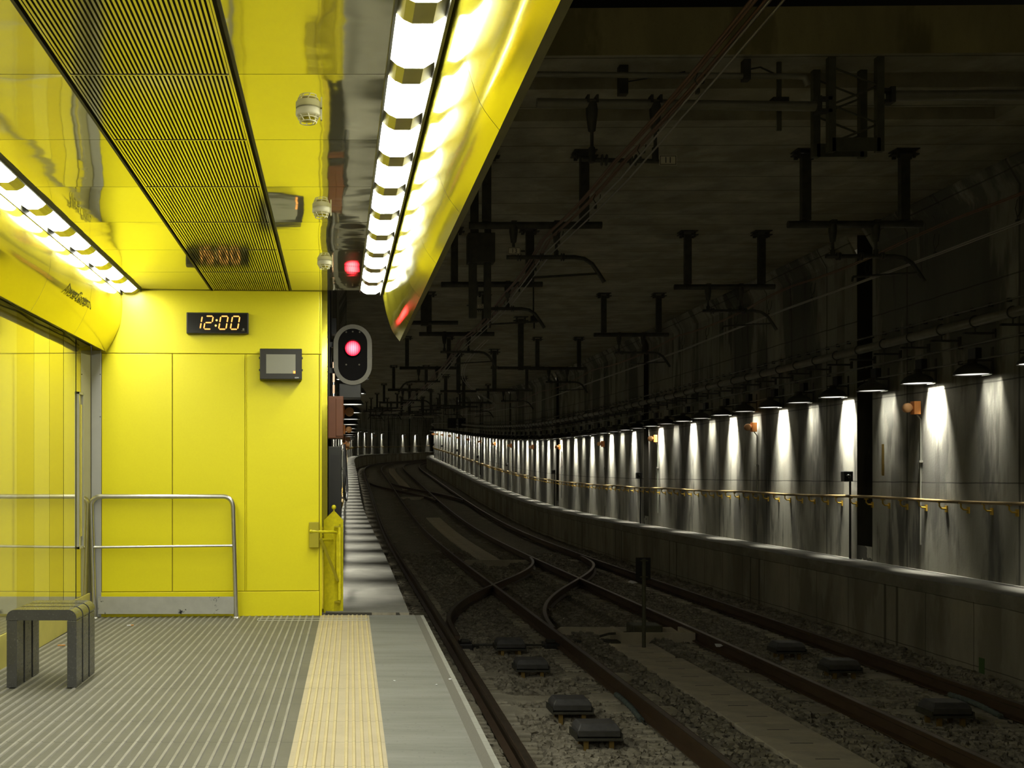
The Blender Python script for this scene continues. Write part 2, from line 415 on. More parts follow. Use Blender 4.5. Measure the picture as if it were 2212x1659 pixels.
# mirror-panelled left wall
wl=struct(thing('wall_left',None,None)); del_=None
yk=6.99-.398*30
k=0
while yk<8.9:
    y1=yk+.398 if yk<8.5 else 9.112
    m=MB(); tilt=random.uniform(-.0022,.0022)
    ny=4; vs=[]
    for a in range(2):
        for b in range(2):
            pass
    m.add([(-2.145-tilt,yk+.0015,.225),(-2.145+tilt,y1-.0015,.225),(-2.145+tilt,y1-.0015,2.36),(-2.145-tilt,yk+.0015,2.36)],[(0,1,2,3)])
    last=yk>8.5
    if yk>Y0: m.build('wall_pane',M_YEL if last and False else (M_PANE if k%2 else M_PANE2),wl)
    yk+=.398; k+=1
m=MB(); m.bb(-2.20,-2.150,Y0,9.1,.2,2.4); m.build('backing',M_DARKCH,wl)
m=MB(); m.bb(-2.20,-2.138,Y0,9.04,0,.222); m.build('plinth',M_PALE,wl,bevel=.004)
# slot frame on the left wall
sf=thing('slot_frame','tall narrow metal slot frame on the reflecting left wall','frame',(-2.142,8.70,.63))
m=MB(); w,h=.17,1.30
m.bb(-.002,.012,-w/2,-w/2+.018,0,h).bb(-.002,.012,w/2-.018,w/2,0,h).bb(-.002,.012,-w/2,w/2,0,.018).bb(-.002,.012,-w/2,w/2,h-.018,h)
m.build('frame',M_GREY,sf); m=MB(); m.bb(-.002,.006,.0,.05,.1,h-.1); m.build('inset',M_PALE,sf)

# platform ceiling panels
ck=thing('ceiling',None,None); struct(ck)
yseams=[9.173-.826*i for i in range(17)]
def cpanel(x0,x1,ya,yb):
    nx,ny=10,10; vs=[]; a1,a2,a3=[random.uniform(-1,1) for _ in range(3)]
    for j in range(ny+1):
        for i in range(nx+1):
            u,v=i/nx,j/ny
            z=2.865+.0030*a1*math.sin(PI*u)*math.sin(PI*v)+.0016*a2*math.sin(2*PI*u+a3)*math.sin(PI*v)+.0012*math.sin(PI*v)
            vs.append((x0+(x1-x0)*u,ya+.002+(yb-ya-.004)*v,z))
    fs=[(j*(nx+1)+i,(j+1)*(nx+1)+i,(j+1)*(nx+1)+i+1,j*(nx+1)+i+1) for j in range(ny) for i in range(nx)]
    m=MB(); m.add(vs,fs,0,True); return m.build('ceiling_panel',M_CEIL,ck)
for i in range(len(yseams)-1):
    cpanel(-1.72,-1.112,yseams[i+1],yseams[i]); cpanel(-.398,.203,yseams[i+1],yseams[i])
m=MB(); m.bb(-2.15,.66,Y0,9.17,2.93,3.05); m.build('slab',M_VOID,ck)

# louvred ceiling grilles
nsl=36
gproto=None
for i in range(len(yseams)-1):
    ya,yb=yseams[i+1],yseams[i]
    lab='louvred steel ceiling grille, %s one out from the end wall with the clock'%nth(i+1)
    if gproto is None:
        gproto=thing('ceiling_grille',lab,'grille',(0,ya,2.865),0,'louvred ceiling grilles')
        ln=yb-ya
        m=MB()
        for q in range(nsl):
            x=-1.068+(.626)*q/(nsl-1)
            m.box((x,ln/2,.010),(.0092,ln-.006,.020))
        m.build('louvre_slats',M_SLAT,gproto)
        m=MB(); m.bb(-1.112,-.398,.0,ln,.055,.062); m.build('void_plate',M_VOID,gproto)
        for xc in (-1.106,-.404):
            m=MB(); m.bb(xc-.006,xc+.006,0,ln,-.004,.05); m.build('channel',M_DARKCH,gproto)
        m=MB(); m.bb(-1.082,-.43,.0,.007,-.003,.02); m.build('cross_bar',M_SLAT,gproto)
        for xc in (-1.080,-.430):
            m=MB(); m.bb(xc-.004,xc+.004,0,ln,-.003,.03); m.build('side_bar',M_SLAT,gproto)
    else: dup(gproto,(0,ya,2.865),0,lab)

# light strips with angular covers
def light_strip(side):
    if side>0:
        P=[(.206,2.862),(.232,2.838),(.262,2.824),(.335,2.824),(.378,2.850)]; phase=3.567; nm='right'
        lab='long strip of bright covered lamps beside the curved fascia over the platform edge'
    else:
        P=[(-1.722,2.862),(-1.748,2.838),(-1.778,2.824),(-1.838,2.824),(-1.876,2.850)]; phase=5.72; nm='left'
        lab='long strip of bright covered lamps above the reflecting left wall'
    t=thing('light_strip',lab,'light',(0,0,0),0)
    m=MB(); xs=sorted([P[0][0],P[-1][0]])
    m.bb(xs[0]-.004,xs[1]+.012,Y0,9.17,2.868,2.93); m.build('housing',M_DARKCH,t)
    y=phase
    while y>Y0+1: y-=.565
    while y<9.17:
        a,b=y+.0825,min(y+.4825,9.165)
        if b-a>.05:
            m=MB(); m.strip(P,[a,b],0,False)
            m.add([(p[0],b,p[1]) for p in P],[tuple(range(len(P)))]); m.add([(p[0],a,p[1]) for p in P],[tuple(range(len(P)))])
            m.build('lamp_cover',M_STRIP,t)
        c=min(y+.0825,9.165)
        if c-(y-.0825)>.02:
            m=MB(); m.strip(P,[y-.0825,c],0,False); m.build('divider',M_GAP,t)
        y+=.565
    x=P[-1][0]; sg=1 if side>0 else -1
    m=MB(); m.bb(x,x+sg*.012,Y0,9.17,2.815,2.87); m.build('edge_rail',M_DARKCH,t)
    m=MB(); m.bb(P[0][0]-sg*.010,P[0][0],Y0,9.17,2.845,2.872); m.build('edge_rail',M_DARKCH,t)
light_strip(1); light_strip(-1)

# curved fascias
def fascia(prof, rim, label, yend):
    t=thing('curved_fascia',label,'fascia',(0,0,0))
    b=yend
    # smooth profile
    pts=[Vector((p[0],0,p[1])) for p in prof]; sp=[]
    for i in range(len(pts)-1):
        p0=pts[max(i-1,0)];p1=pts[i];p2=pts[i+1];p3=pts[min(i+2,len(pts)-1)]
        for u in (0,.25,.5,.75):
            q=.5*((2*p1)+(-p0+p2)*u+(2*p0-5*p1+4*p2-p3)*u*u+(-p0+3*p1-3*p2+p3)*u**3); sp.append((q.x,q.z))
    sp.append(prof[-1])
    while b>Y0:
        a=b-1.13; m=MB(); ph=random.uniform(0,6)
        yy=[a+.002+(b-a-.004)*i/12 for i in range(13)]
        n=len(sp); vs=[]
        for iy,y in enumerate(yy):
            for j,(x,z) in enumerate(sp):
                w=.0022*math.sin(PI*iy/12)*math.sin(PI*j/(n-1))*math.sin(2.1*iy/12*3+ph)
                vs.append((x+w,y,z))
        m.add(vs,[(i*n+j,(i+1)*n+j,(i+1)*n+j+1,i*n+j+1) for i in range(12) for j in range(n-1)],0,True)
        m.build('fascia_panel',M_FASC,t); b=a
    m=MB(); m.strip(rim,[Y0,yend],0,False)
    m.add([(p[0],yend,p[1]) for p in rim]+[(sp[0][0],yend,sp[0][1])],[tuple(range(len(rim)+1))],0)
    m.build('lower_rim',M_RIM,t)
    return t
M_RIM=plain('olive_rim_metal',(.20,.18,.075),.5,.3,.1,8)
fascia([(.392,2.862),(.415,2.76),(.437,2.66),(.485,2.515),(.552,2.42)],[(.552,2.42),(.592,2.438),(.60,2.50),(.60,2.95)],'curved polished yellow fascia hanging along the track side of the platform ceiling',9.2)
fascia([(-1.888,2.862),(-1.876,2.76),(-1.879,2.66),(-1.898,2.545),(-1.953,2.42),(-2.014,2.316)],[(-2.014,2.316),(-2.03,2.318),(-2.05,2.35),(-2.145,2.37)],'curved yellow fascia along the left wall lettered with a station name',9.115)
# shadow gap under the left fascia with loose cables
cb=thing('loose_cable','thin loose cable lying in the gap under the left fascia','cable')
m=MB(); m.tube([(-2.10+.012*math.sin(y*5.1),y,2.352+.004*math.sin(y*9)) for y in np.arange(3.5,9.0,.12)],.006,6); m.build('cable',M_DARKCH,cb)
# lettering on the left fascia
def text(name, body, size, loc, rot, mat, parent=None, align='CENTER', ext=.001, sx=1.0):
    cu=bpy.data.curves.new(name,'FONT'); cu.body=body; cu.size=size; cu.extrude=ext; cu.align_x=align; cu.align_y='CENTER'
    cu.materials.append(mat); q=bpy.data.objects.new(name,cu); COL.objects.link(q)
    dg=bpy.context.evaluated_depsgraph_get(); me=bpy.data.meshes.new_from_object(q.evaluated_get(dg)); bpy.data.objects.remove(q)
    o=bpy.data.objects.new(name,me); COL.objects.link(o)
    o.location=loc; o.rotation_euler=rot; o.scale=(sx,1,1)
    if parent: o.parent=parent
    return o
lt=text('fascia_lettering','Aversa Centro',.14,(-1.882,7.66,2.545),(PI/2-.10,0,PI/2),M_DECAL,sx=.75)
tag(lt,'station name lettering Aversa Centro on the left curved fascia','lettering')

# ================================================================ LARGE STRUCTURE: tunnel
SS=list(np.arange(-4,30,1.0))+list(np.arange(30,184,2.0))
NICHE=[(15.75,16.22)]
s_=27.35
while s_<175: NICHE.append((s_,s_+.45)); s_+=11.6
def wall_segments(s0,s1):
    cuts=[]; a=s0
    for n0,n1 in NICHE:
        if n0>a and n1<s1: cuts.append((a,n0)); a=n1
    cuts.append((a,s1)); return cuts
def srange(a,b):
    st=1.0 if a<60 else 2.0
    r=[a]; x=math.ceil((a+1e-6)/st)*st
    while x<b-1e-6: r.append(x); x+=st
    r.append(b); return r
def tunnel_wall(off, z0, side, s0):
    m=MB()
    prof=lambda s:[(off,z0-.05),(off,z0+2.0),(off,z0+4.2),(off,CEIL-.30),(off-side*.16,CEIL-.02),(off-side*.16,CEIL+.05)]
    if side>0: low=lambda s:[(off,z0-.05),(off,CEIL+2.4)]
    for a,b in wall_segments(s0,183):
        m.sweep(prof,srange(a,b),0)
    for n0,n1 in NICHE:
        if n0<s0: continue
        d=.35*side
        for s in (n0,n1):
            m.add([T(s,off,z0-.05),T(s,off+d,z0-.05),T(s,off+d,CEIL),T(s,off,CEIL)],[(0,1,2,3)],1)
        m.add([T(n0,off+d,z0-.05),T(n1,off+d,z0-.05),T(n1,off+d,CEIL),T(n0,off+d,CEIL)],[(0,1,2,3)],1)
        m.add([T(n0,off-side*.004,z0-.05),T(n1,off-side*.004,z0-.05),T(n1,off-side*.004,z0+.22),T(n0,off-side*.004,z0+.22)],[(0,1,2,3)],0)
    return m
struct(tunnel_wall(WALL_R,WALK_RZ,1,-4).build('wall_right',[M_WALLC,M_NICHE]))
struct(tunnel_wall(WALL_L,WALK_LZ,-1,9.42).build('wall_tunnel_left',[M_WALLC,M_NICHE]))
# walkways
def walkway(edge, wall, z, side, s0, name):
    ss=[s0]+[s for s in SS if s>s0]
    m=MB(); e=edge
    m.sweep([(wall,z),(e-side*.025,z)],ss,0)
    m.sweep([(e-side*.025,z),(e-side*.025,z-.15),(e,z-.155)],ss,1)
    m.sweep([(e,z-.155),(e,-.5)],ss,2)
    x0=[T(s0,wall,z),T(s0,e-side*.025,z),T(s0,e-side*.025,-.5),T(s0,wall,-.5)]
    m.add(x0,[(0,1,2,3)],2)
    return struct(m.build(name,[M_WALKT,M_COPE,M_WALKF]))
walkway(WALK_R,WALL_R,WALK_RZ,1,-4,'floor_walkway_right')
walkway(WALK_L,WALL_L,WALK_LZ,-1,9.245,'floor_walkway_left')
# tunnel ceiling with two cross grooves, and the slab's front face
m=MB()
ss=[9.25,9.66,9.661,10.06,10.061,10.6,10.601,10.96,10.961]+[s for s in SS if s>11.5]
def cprof(s):
    up=.14 if (9.6605<=s<=10.0605 or 10.6005<=s<=10.9605) else 0.0
    return [(-2.75,CEIL+up),(4.6,CEIL+up),(4.6+1e-3,CEIL),(6.2,CEIL)]
m.sweep(cprof,ss,0)
f=[T(9.25,-2.75,CEIL),T(9.25,6.2,CEIL),T(9.25,6.2,CEIL+.42),T(9.25,-2.75,CEIL+.42)]
m.add(f,[(0,1,2,3)],1); g=[T(9.25,-2.75,CEIL+.42),T(9.25,6.2,CEIL+.42),T(12,6.2,CEIL+.42),T(12,-2.75,CEIL+.42)]; m.add(g,[(0,1,2,3)],1)
M_FACE=concrete('slab_face_concrete',(.34,.29,.13),(.4,.4,.35),.6,None,.3)
struct(m.build('ceiling_tunnel',[M_CEILC,M_FACE]))
m=MB(); m.add([(-4,-6,8.2),(10,-6,8.2),(10,13,8.2),(-4,13,8.2)],[(0,1,2,3)]); m.bb(-4,10,12.6,13,5.4,8.2)
struct(m.build('ceiling_void',M_DKCAB))
# track bed
m=MB()
offs=list(np.arange(-1.66,5.03,.095))
sl=list(np.arange(-4,5,.5))+list(np.arange(5,24,.11))+list(np.arange(24,50,.4))+list(np.arange(50,184,1.5))
BZ=-.215
def bed(s,o):
    h=noise.noise(Vector((o*1.3,s*1.3,0)))*.035+noise.noise(Vector((o*5,s*5,3)))*.02
    h+=.16*max(0,1-abs(o-4.9)/.55)+.10*max(0,1-abs(o+1.55)/.4)
    h+=(.06 if .36<abs(o-1.77)<.62 else (-.03 if abs(o-1.77)<=.36 else 0.0))
    return BZ+h
vs=[T(s,o,bed(s,o)) for s in sl for o in offs]; n=len(offs)
m.add(vs,[(i*n+j,i*n+j+1,(i+1)*n+j+1,(i+1)*n+j) for i in range(len(sl)-1) for j in range(n-1)],0,True)
struct(m.build('floor_trackbed',M_BED))

# ================================================================ TRACKS
def rail_prof(o):
    return [(o-.036,0),(o+.036,0),(o+.036,-.036),(o+.010,-.05),(o+.010,-.135),(o+.070,-.148),(o+.070,-.160),(o-.070,-.160),(o-.070,-.148),(o-.010,-.135),(o-.010,-.05),(o-.036,-.036)]
def rail(off, ss, label, group):
    m=MB(); f=off if callable(off) else (lambda s:off)
    m.sweep(lambda s:rail_prof(f(s)),ss,0,False,True,True)
    m.sweep(lambda s:[(f(s)-.027,.0012),(f(s)+.027,.0012)],ss,1)
    o=m.build('rail',[M_RAIL,M_RAILTOP]); return tag(o,label,'rail',group)
rs=SS
rail(-G,rs,'rusty brown rail nearest the platform, left rail of the left track','running rails')
rail(G,rs,'rusty brown right rail of the left track, crossed by curved rails','running rails')
rail(D2-G,rs,'rusty brown left rail of the right track beside the black post sign','running rails')
rail(D2+G,rs,'rusty brown rail nearest the right walkway, right rail of the right track','running rails')
def S5(t):
    t=max(0,min(1,t)); return t*t*t*(t*(6*t-15)+10)
xa=lambda s:D2*S5((s-13.2)/16.8)
xb=lambda s:D2*(1-S5((s-54)/22.0))
rail(lambda s:xa(s)-G+.075*(1-S5((s-14.2)/2.5)),list(np.arange(14.2,27.9,.35)),'curved crossover rail starting beside the platform-side rail, the nearer crossover','crossover rails')
rail(lambda s:xa(s)+G-.075*S5((s-25.5)/2.8)+.075*(1-S5((s-14)/2))*0,list(np.arange(15.0,28.4,.35)),'curved crossover rail ending beside the walkway-side rail, the nearer crossover','crossover rails')
rail(lambda s:xb(s)-G,list(np.arange(57.5,73,.6)),'distant crossover rail slanting to the left track, left one of its pair','crossover rails')
rail(lambda s:xb(s)+G,list(np.arange(57.5,73,.6)),'distant crossover rail slanting to the left track, right one of its pair','crossover rails')
# sleepers
proto=None
m=MB()
pr=[(-1.18,0),(-1.15,.055),(-.46,.05),(-.36,.03),(.36,.03),(.46,.05),(1.15,.055),(1.18,0)]
pr=[(x,z) for x,z in pr]+[(1.18,-.12),(-1.18,-.12)]
m.prism(pr,-.125,.125,'Y'); msl=m
cnt={0:0,1:0}
for tr,oc in ((0,0.0),(1,D2)):
    s=6.9; i=0
    while i<140:
        i+=1
        nm='left' if tr==0 else 'right'
        lab='concrete sleeper half buried in ballast, %s from the camera under the %s track'%(nth(i),nm)
        p=T(s,oc,-.218 if min(abs(s-10.2),abs(s-11.1),abs(s-12.0))<.30 else -.275); th=C(s)[3]
        if proto is None:
            proto=msl.build('sleeper',M_SLEEP,None,p,-th); tag(proto,lab,'sleeper','concrete sleepers')
        else:
            o=proto.copy(); COL.objects.link(o); o.location=p; o.rotation_euler.z=-th; o['label']=lab
        s+=.60
# ribbed fastening pads between the sleepers close to the rails
for tr,oc in ((0,0.0),(1,D2)):
    m=MB()
    for k in range(150):
        s=6.8+k*.15
        for sd in (-1,1):
            for io in (-1,1):
                o=oc+sd*G+io*(.17+random.uniform(-.01,.01)); p=T(s,o,-.198+random.uniform(-.012,.006)); th=C(s)[3]
                m.box(p,(.19+random.uniform(-.03,.04),.065,.05),0,-th,0,random.uniform(-.08,.08))
    o=m.build('rail_pads',M_SLEEP,bevel=.010); tag(o,'small worn concrete pads lining the rails of the %s track'%('left' if tr==0 else 'right'),'rail pads',None,'stuff')
# loose ballast stones
N=70000
cube=np.array([(-1,-1,-1),(1,-1,-1),(1,1,-1),(-1,1,-1),(-1,-1,1),(1,-1,1),(1,1,1),(-1,1,1)],float)*.5
fc=np.array([(0,3,2,1),(4,5,6,7),(0,1,5,4),(1,2,6,5),(2,3,7,6),(3,0,4,7)])
V=[];F=[]
for k in range(N):
    s=6.5+25*rng.random()**1.35; o=rng.uniform(-1.5,4.95)
    if abs(o-1.77)<.36 and (s<14.6 or s>28.4): continue
    x,y,z,th=C(s)
    sz=rng.uniform(.022,.050)
    q=cube*np.array([sz*1.3,sz*1.1,sz*.8])*rng.uniform(.6,1.25,(8,3))
    a,b,c=rng.uniform(0,6.3,3)
    ca,sa=math.cos(a),math.sin(a); cb_,sb=math.cos(b*.2),math.sin(b*.2)
    R=np.array([[ca,-sa,0],[sa,ca,0],[0,0,1]])@np.array([[1,0,0],[0,cb_,-sb],[0,sb,cb_]])
    p=T(s,o,bed(s,o)+sz*.2)
    F.append(fc+8*len(V)); V.append(q@R.T+np.array(p))
me=bpy.data.meshes.new('ballast'); me.from_pydata(np.concatenate(V).tolist(),[],np.concatenate(F).tolist()); me.materials.append(M_STONE)
o=bpy.data.objects.new('ballast',me); COL.objects.link(o); tag(o,'loose grey brown ballast stones around the tracks','ballast',None,'stuff')

# cable duct covers between the tracks
proto=None
def cover_run(s0,s1,off,where,start):
    global proto
    s=s0; i=start
    while s<s1:
        th=C(s)[3]; p=T(s,off(s),-.150+random.uniform(-.004,.004))
        lab='flat concrete duct cover %s, %s from the near end'%(where,nth(i))
        if proto is None:
            m=MB(); m.bb(-.31,.31,-.246,.246,-.05,.0); m.build
            proto=thing('duct_cover',lab,'cover',p,-th,'concrete duct covers')
            m.build('slab',M_TROUGH,proto,bevel=.006)
            m=MB(); m.bb(-.10,.10,-.008,.008,-.002,.0012); m.build('lifting_slot',M_DARKCH,proto)
        else: dup(proto,p,-th,lab)
        s+=.5; i+=1
cover_run(6.6,13.2,lambda s:1.80,'in the near run between the tracks',1)
cover_run(13.75,14.5,lambda s:1.76,'behind the black post sign',1)
cover_run(28.6,48,lambda s:1.74,'in the middle run between the tracks',1)
cover_run(68,100,lambda s:1.7,'in the far run between the tracks',1)
# concrete cross troughs
def cross_trough(s,off,w,label,h=.14):
    th=C(s)[3]
    t=thing('cable_trough',label,'trough',T(s,off,-.20),-th,'concrete cross troughs')
    m=MB(); m.prism([(-w/2,-.04),(-w/2+.06,h*.5),(-w/2+.16,h),(w/2-.16,h),(w/2-.06,h*.5),(w/2,-.04)],.0,.07,'Y'); m.build('rear_kerb',M_TROUGH,t,bevel=.008)
    return t
t=cross_trough(15.4,1.80,1.95,'concrete trough box with grey motor case beside the black post sign')
m=MB(); m.bb(-.1,.95,-.62,-.56,-.05,.16).bb(.89,.95,-.56,0,-.05,.16).bb(-.1,-.04,-.56,0,-.05,.16).bb(-.1,.95,-.56,0,-.05,-.01); m.build('box',M_TROUGH,t,bevel=.006)
m=MB(); m.bb(.12,.55,-.42,-.05,-.01,.23); m.build('motor_case',M_LATT,t,bevel=.02)
m=MB(); m.tube([(.12,-.3,.12),(-.2,-.33,.10),(-.55,-.4,.02),(-.95,-.42,-.01)],.018,8); m.build('throw_rod',M_IRON,t)
m=MB(); m.bb(-.75,-.1,-.62,-.40,-.05,.035); m.build('rod_cover',M_IRON,t,bevel=.01)
cross_trough(27.6,1.77,1.9,'long low concrete trough kerb crossing between the tracks before the middle covers')
cross_trough(60.5,1.77,2.2,'distant low concrete trough kerb crossing between the tracks')
# switch gear at the blades
for off,nm in ((-.55,'tip of the left switch blade'),(.62,'tip of the right switch blade')):
    t=thing('switch_lock','black greasy switch lock at the %s'%nm,'switch lock',T(14.35,off,-.17),0,'switch locks')
    m=MB(); m.bb(-.10,.10,-.14,.14,-.05,.06); m.build('housing',M_BLACK,t,bevel=.02)
    m=MB(); m.bb(-.06,.06,-.06,.06,.06,.10).bb(.10,.19,-.04,.04,-.03,.03); m.build('clamp',M_IRON,t,bevel=.01)
m=MB(); m.tube([T(14.25,-.45,-.13),T(14.25,.55,-.13)],.016,8); tag(m.build('stretcher_rod',M_IRON),'thin black rod linking the two switch blades across the left track','rod')
# inductor boxes
proto=None
for X,Y,lab in ((2.28,13.8,'charcoal box on legs in the left track, farthest of its four'),(2.285,12.31,'charcoal box on legs in the left track, second farthest of its four'),(2.26,10.14,'charcoal ribbed box on legs in the left track, second nearest of its four'),(2.263,9.13,'charcoal flat box on brass legs in the left track, nearest of its four'),
    (5.84,13.55,'grey box on legs in the right track, farthest of its three'),(5.90,12.25,'paler grey box on legs in the right track, middle of its three'),(5.81,9.98,'dark box on legs in the right track, nearest of its three')):
    z=C(Y)[2]-.215
    if proto is None:
        proto=thing('track_inductor',lab,'track box',(X,Y,z),0,'track inductor boxes')
        m=MB()
        a=[(-.185,-.13),(.185,-.13),(.185,.13),(-.185,.13)]; b=[(-.155,-.10),(.155,-.10),(.155,.10),(-.155,.10)]
        vs=[(x,y,.135) for x,y in a]+[(x,y,.195) for x,y in a]+[(x,y,.245) for x,y in b]
        m.add(vs,[(3,2,1,0),(0,1,5,4),(1,2,6,5),(2,3,7,6),(3,0,4,7),(4,5,9,8),(5,6,10,9),(6,7,11,10),(7,4,8,11),(8,9,10,11)])
        m.build('case',M_BOX,proto,bevel=.008)
        m=MB(); m.bb(-.20,.20,-.15,.15,.105,.125); m.build('tray',M_IRON,proto,bevel=.003)
        for sx in (-.196,.196):
            m=MB(); m.bb(sx-.006,sx+.006,-.14,.14,.125,.165); m.build('side_clip',M_IRON,proto)
        for sx in (-.11,.11):
            for sy in (-.1,.1):
                m=MB(); m.bb(sx-.02,sx+.02,sy-.015,sy+.015,-.03,.105); m.build('leg',M_BRASS,proto)
        m=MB()
        for i in range(4): m.bb(-.18,.18,-.1315,-.13,.142+i*.013,.147+i*.013)
        m.build('front_ribs',M_IRON,proto)
    else: dup(proto,(X,Y,z),0,lab)
# corrugated hoses beside rails
for X0,Xe,ya,yb,lab in ((2.945,2.90,11.0,9.95,'corrugated grey green hose lying against the right rail of the left track'),(6.46,6.42,11.0,10.1,'corrugated grey green hose lying against the rail nearest the right walkway')):
    k=44; path=[];rr=[]
    for i in range(k+1):
        u=i/k; y=ya+(yb-ya)*u; path.append((X0+(Xe-X0)*u,y,C(y)[2]-.13+.02*math.sin(PI*u)-.02*u)); rr.append(.030 if i%4<2 else .024)
    t=thing('rail_hose',lab,'hose',(0,0,0),0,'corrugated hoses beside rails')
    m=MB(); m.tube(path,rr,8); m.build('hose',M_HOSE,t)
    m=MB()
    for q in (path[0],path[-1]): m.tube([q,(q[0]+.02,q[1]+(.16 if q is path[0] else -.16),q[2]-.05)],.010,6)
    m.build('hose_tail',M_IRON,t)
# black board on a post
t=thing('post_sign','small black board on a grey pole standing between the tracks','sign',(4.16,14.15,-1.12))
m=MB(); m.tube([(0,0,-.02),(0,0,1.22)],.027,12); m.build('pole',M_LATT,t)
m=MB(); m.bb(-.10,.10,.03,.04,.93,1.235); m.build('board',M_BLACK,t)
m=MB(); m.bb(-.05,.05,-.032,.03,1.19,1.203).bb(-.05,.05,-.032,.03,.97,.983); m.build('clamp',M_LATT,t)
m=MB(); m.bb(-.10,.10,-.09,.09,-.03,.0); m.build('base_plate',M_LATT,t)
# scraps
def scrap(name,label,cat,loc,size,mat,n=7):
    m=MB(); vs=[]
    for i in range(n):
        a=2*PI*i/n; r=size*random.uniform(.5,1.1); vs.append((r*math.cos(a),r*math.sin(a)*.8,random.uniform(.0,size*.5)))
    vs.append((0,0,size*random.uniform(.4,.8))); vs.append((0,0,0))
    m.add(vs,[(i,(i+1)%n,n) for i in range(n)]+[((i+1)%n,i,n+1) for i in range(n)]); o=m.build(name,mat,None,loc); return tag(o,label,cat)
scrap('plastic_scrap','crumpled white plastic scrap caught on the left rail of the right track','litter',(5.02,13.7,-1.02),.09,M_PLASTIC)
scrap('plastic_scrap','crumpled clear plastic lying between the rails of the right track near the camera','litter',(6.0,10.25,-1.14),.10,M_PLASTIC)
scrap('plastic_scrap','white litter lump beside the curved crossover rail by the right walkway','litter',(6.35,22.4,-1.1),.14,M_PLASTIC)
scrap('paper_scrap','tiny white paper scrap on the edge slab, nearest the tactile strip','litter',(.345,6.29,.003),.012,M_PLASTIC)
scrap('paper_scrap','tiny white paper scrap on the dark granular stripe at the platform edge','litter',(.685,6.335,.003),.012,M_PLASTIC)
scrap('paper_scrap','tiny white paper scrap on the edge slab just left of the granular stripe','litter',(.588,6.17,.003),.010,M_PLASTIC)
def butt(loc,rz,label,mats):
    t=thing('cigarette_butt',label,'litter',loc,rz)
    m=MB(); m.tube([(-.02,0,.011),(.012,0,.011)],.005,8); m.build('paper',mats[0],t)
    m=MB(); m.tube([(.012,0,.011),(.034,0,.011)],.005,8); m.build('filter',mats[1],t)
butt((-1.70,8.55,0),.3,'white cigarette butt on the ribbed floor near the steel railing',(M_WHITE,M_BUTT))
butt((-2.0,7.55,0),.2,'orange cigarette butt on the ribbed floor behind the bench',(M_BUTT,M_BUTT))
# clear strip across floor
m=MB(); a=(-.68,8.86); w_,h_=.93,.13
m.bb(a[0],a[0]+w_,a[1],a[1]+.008,.006,.009).bb(a[0],a[0]+w_,a[1]+h_,a[1]+h_+.008,.006,.009).bb(a[0],a[0]+.008,a[1],a[1]+h_,.006,.009).bb(a[0]+w_,a[0]+w_+.008,a[1],a[1]+h_,.006,.009)
tag(m.build('floor_strip_outline',M_TAPE),'thin pale outline of a strip stuck across floor before the end wall','tape')

# ================================================================ BENCH
t=thing('bench','dark polished stone bench of three separate frames on the ribbed floor','bench',(-1.926,6.075,.005))
W_,Hh=.410,.455
for i in range(3):
    y0=i*.163; y1=y0+.138; r=.05
    pts=[(0,Hh-.062),(0,Hh-r)]+[(r-r*math.cos(a),Hh-r+r*math.sin(a)) for a in np.linspace(.2,PI/2,6)]+[(W_-r+r*math.sin(a),Hh-r+r*math.cos(a)) for a in np.linspace(0,PI/2-.2,6)]+[(W_,Hh-r),(W_,Hh-.062)]
    m=MB(); m.prism(pts,y0,y1,'Y'); m.build('seat_slab',M_BENCH,t,bevel=.003)
    for x0,x1 in ((.0,.062),(W_-.058,W_)):
        m=MB(); m.bb(x0+.002,x1-.001,y0+.002,y1-.002,0,Hh-.064); m.build('leg',M_BENCH,t,bevel=.003)

# ================================================================ RAILING AND GATE POST
t=thing('steel_railing','bent steel tube railing with a middle bar in front of the end wall','railing',(0,9.055,0))
xl,xr=-2.105,-.876; lean=-.030; H1=1.055
path=[(xl,0,0),(xl+lean*.9,0,H1-.09)]+[(xl+lean+.08-.08*math.cos(a),0,H1-.08+.08*math.sin(a)) for a in np.linspace(.25,PI/2,5)]
path+=[(xr+lean-.08+.08*math.sin(a),.02,H1-.08+.08*math.cos(a)) for a in np.linspace(0,PI/2-.25,5)]+[(xr+lean*.9,.02,H1-.09),(xr,.02,0)]
m=MB(); m.tube(path,.021,12); m.build('frame_tube',M_STEEL,t)
zb=.615; xa_,xb_=xl+lean*.55,xr+lean*.55
m=MB(); m.tube([(xa_,0,zb),(xa_+.05,0,zb),(xb_-.05,.02,zb+.012),(xb_,.02,zb+.012)],[.017,.012,.012,.017],10); m.build('middle_bar',M_STEEL,t)
for x,y in ((xl,0),(xr,.02)):
    m=MB(); m.lathe([(0,.012),(.032,.012),(.036,.0)],14,(x,y,0)); m.build('foot_flange',M_STEEL,t)
kp=MB(); kp.bb(xl+.03,xr-.02,.008,.016,.035,.185); tag(kp.build('kick_plate',M_PLATE,t),None,None)['label']='dented spotted steel kick plate'

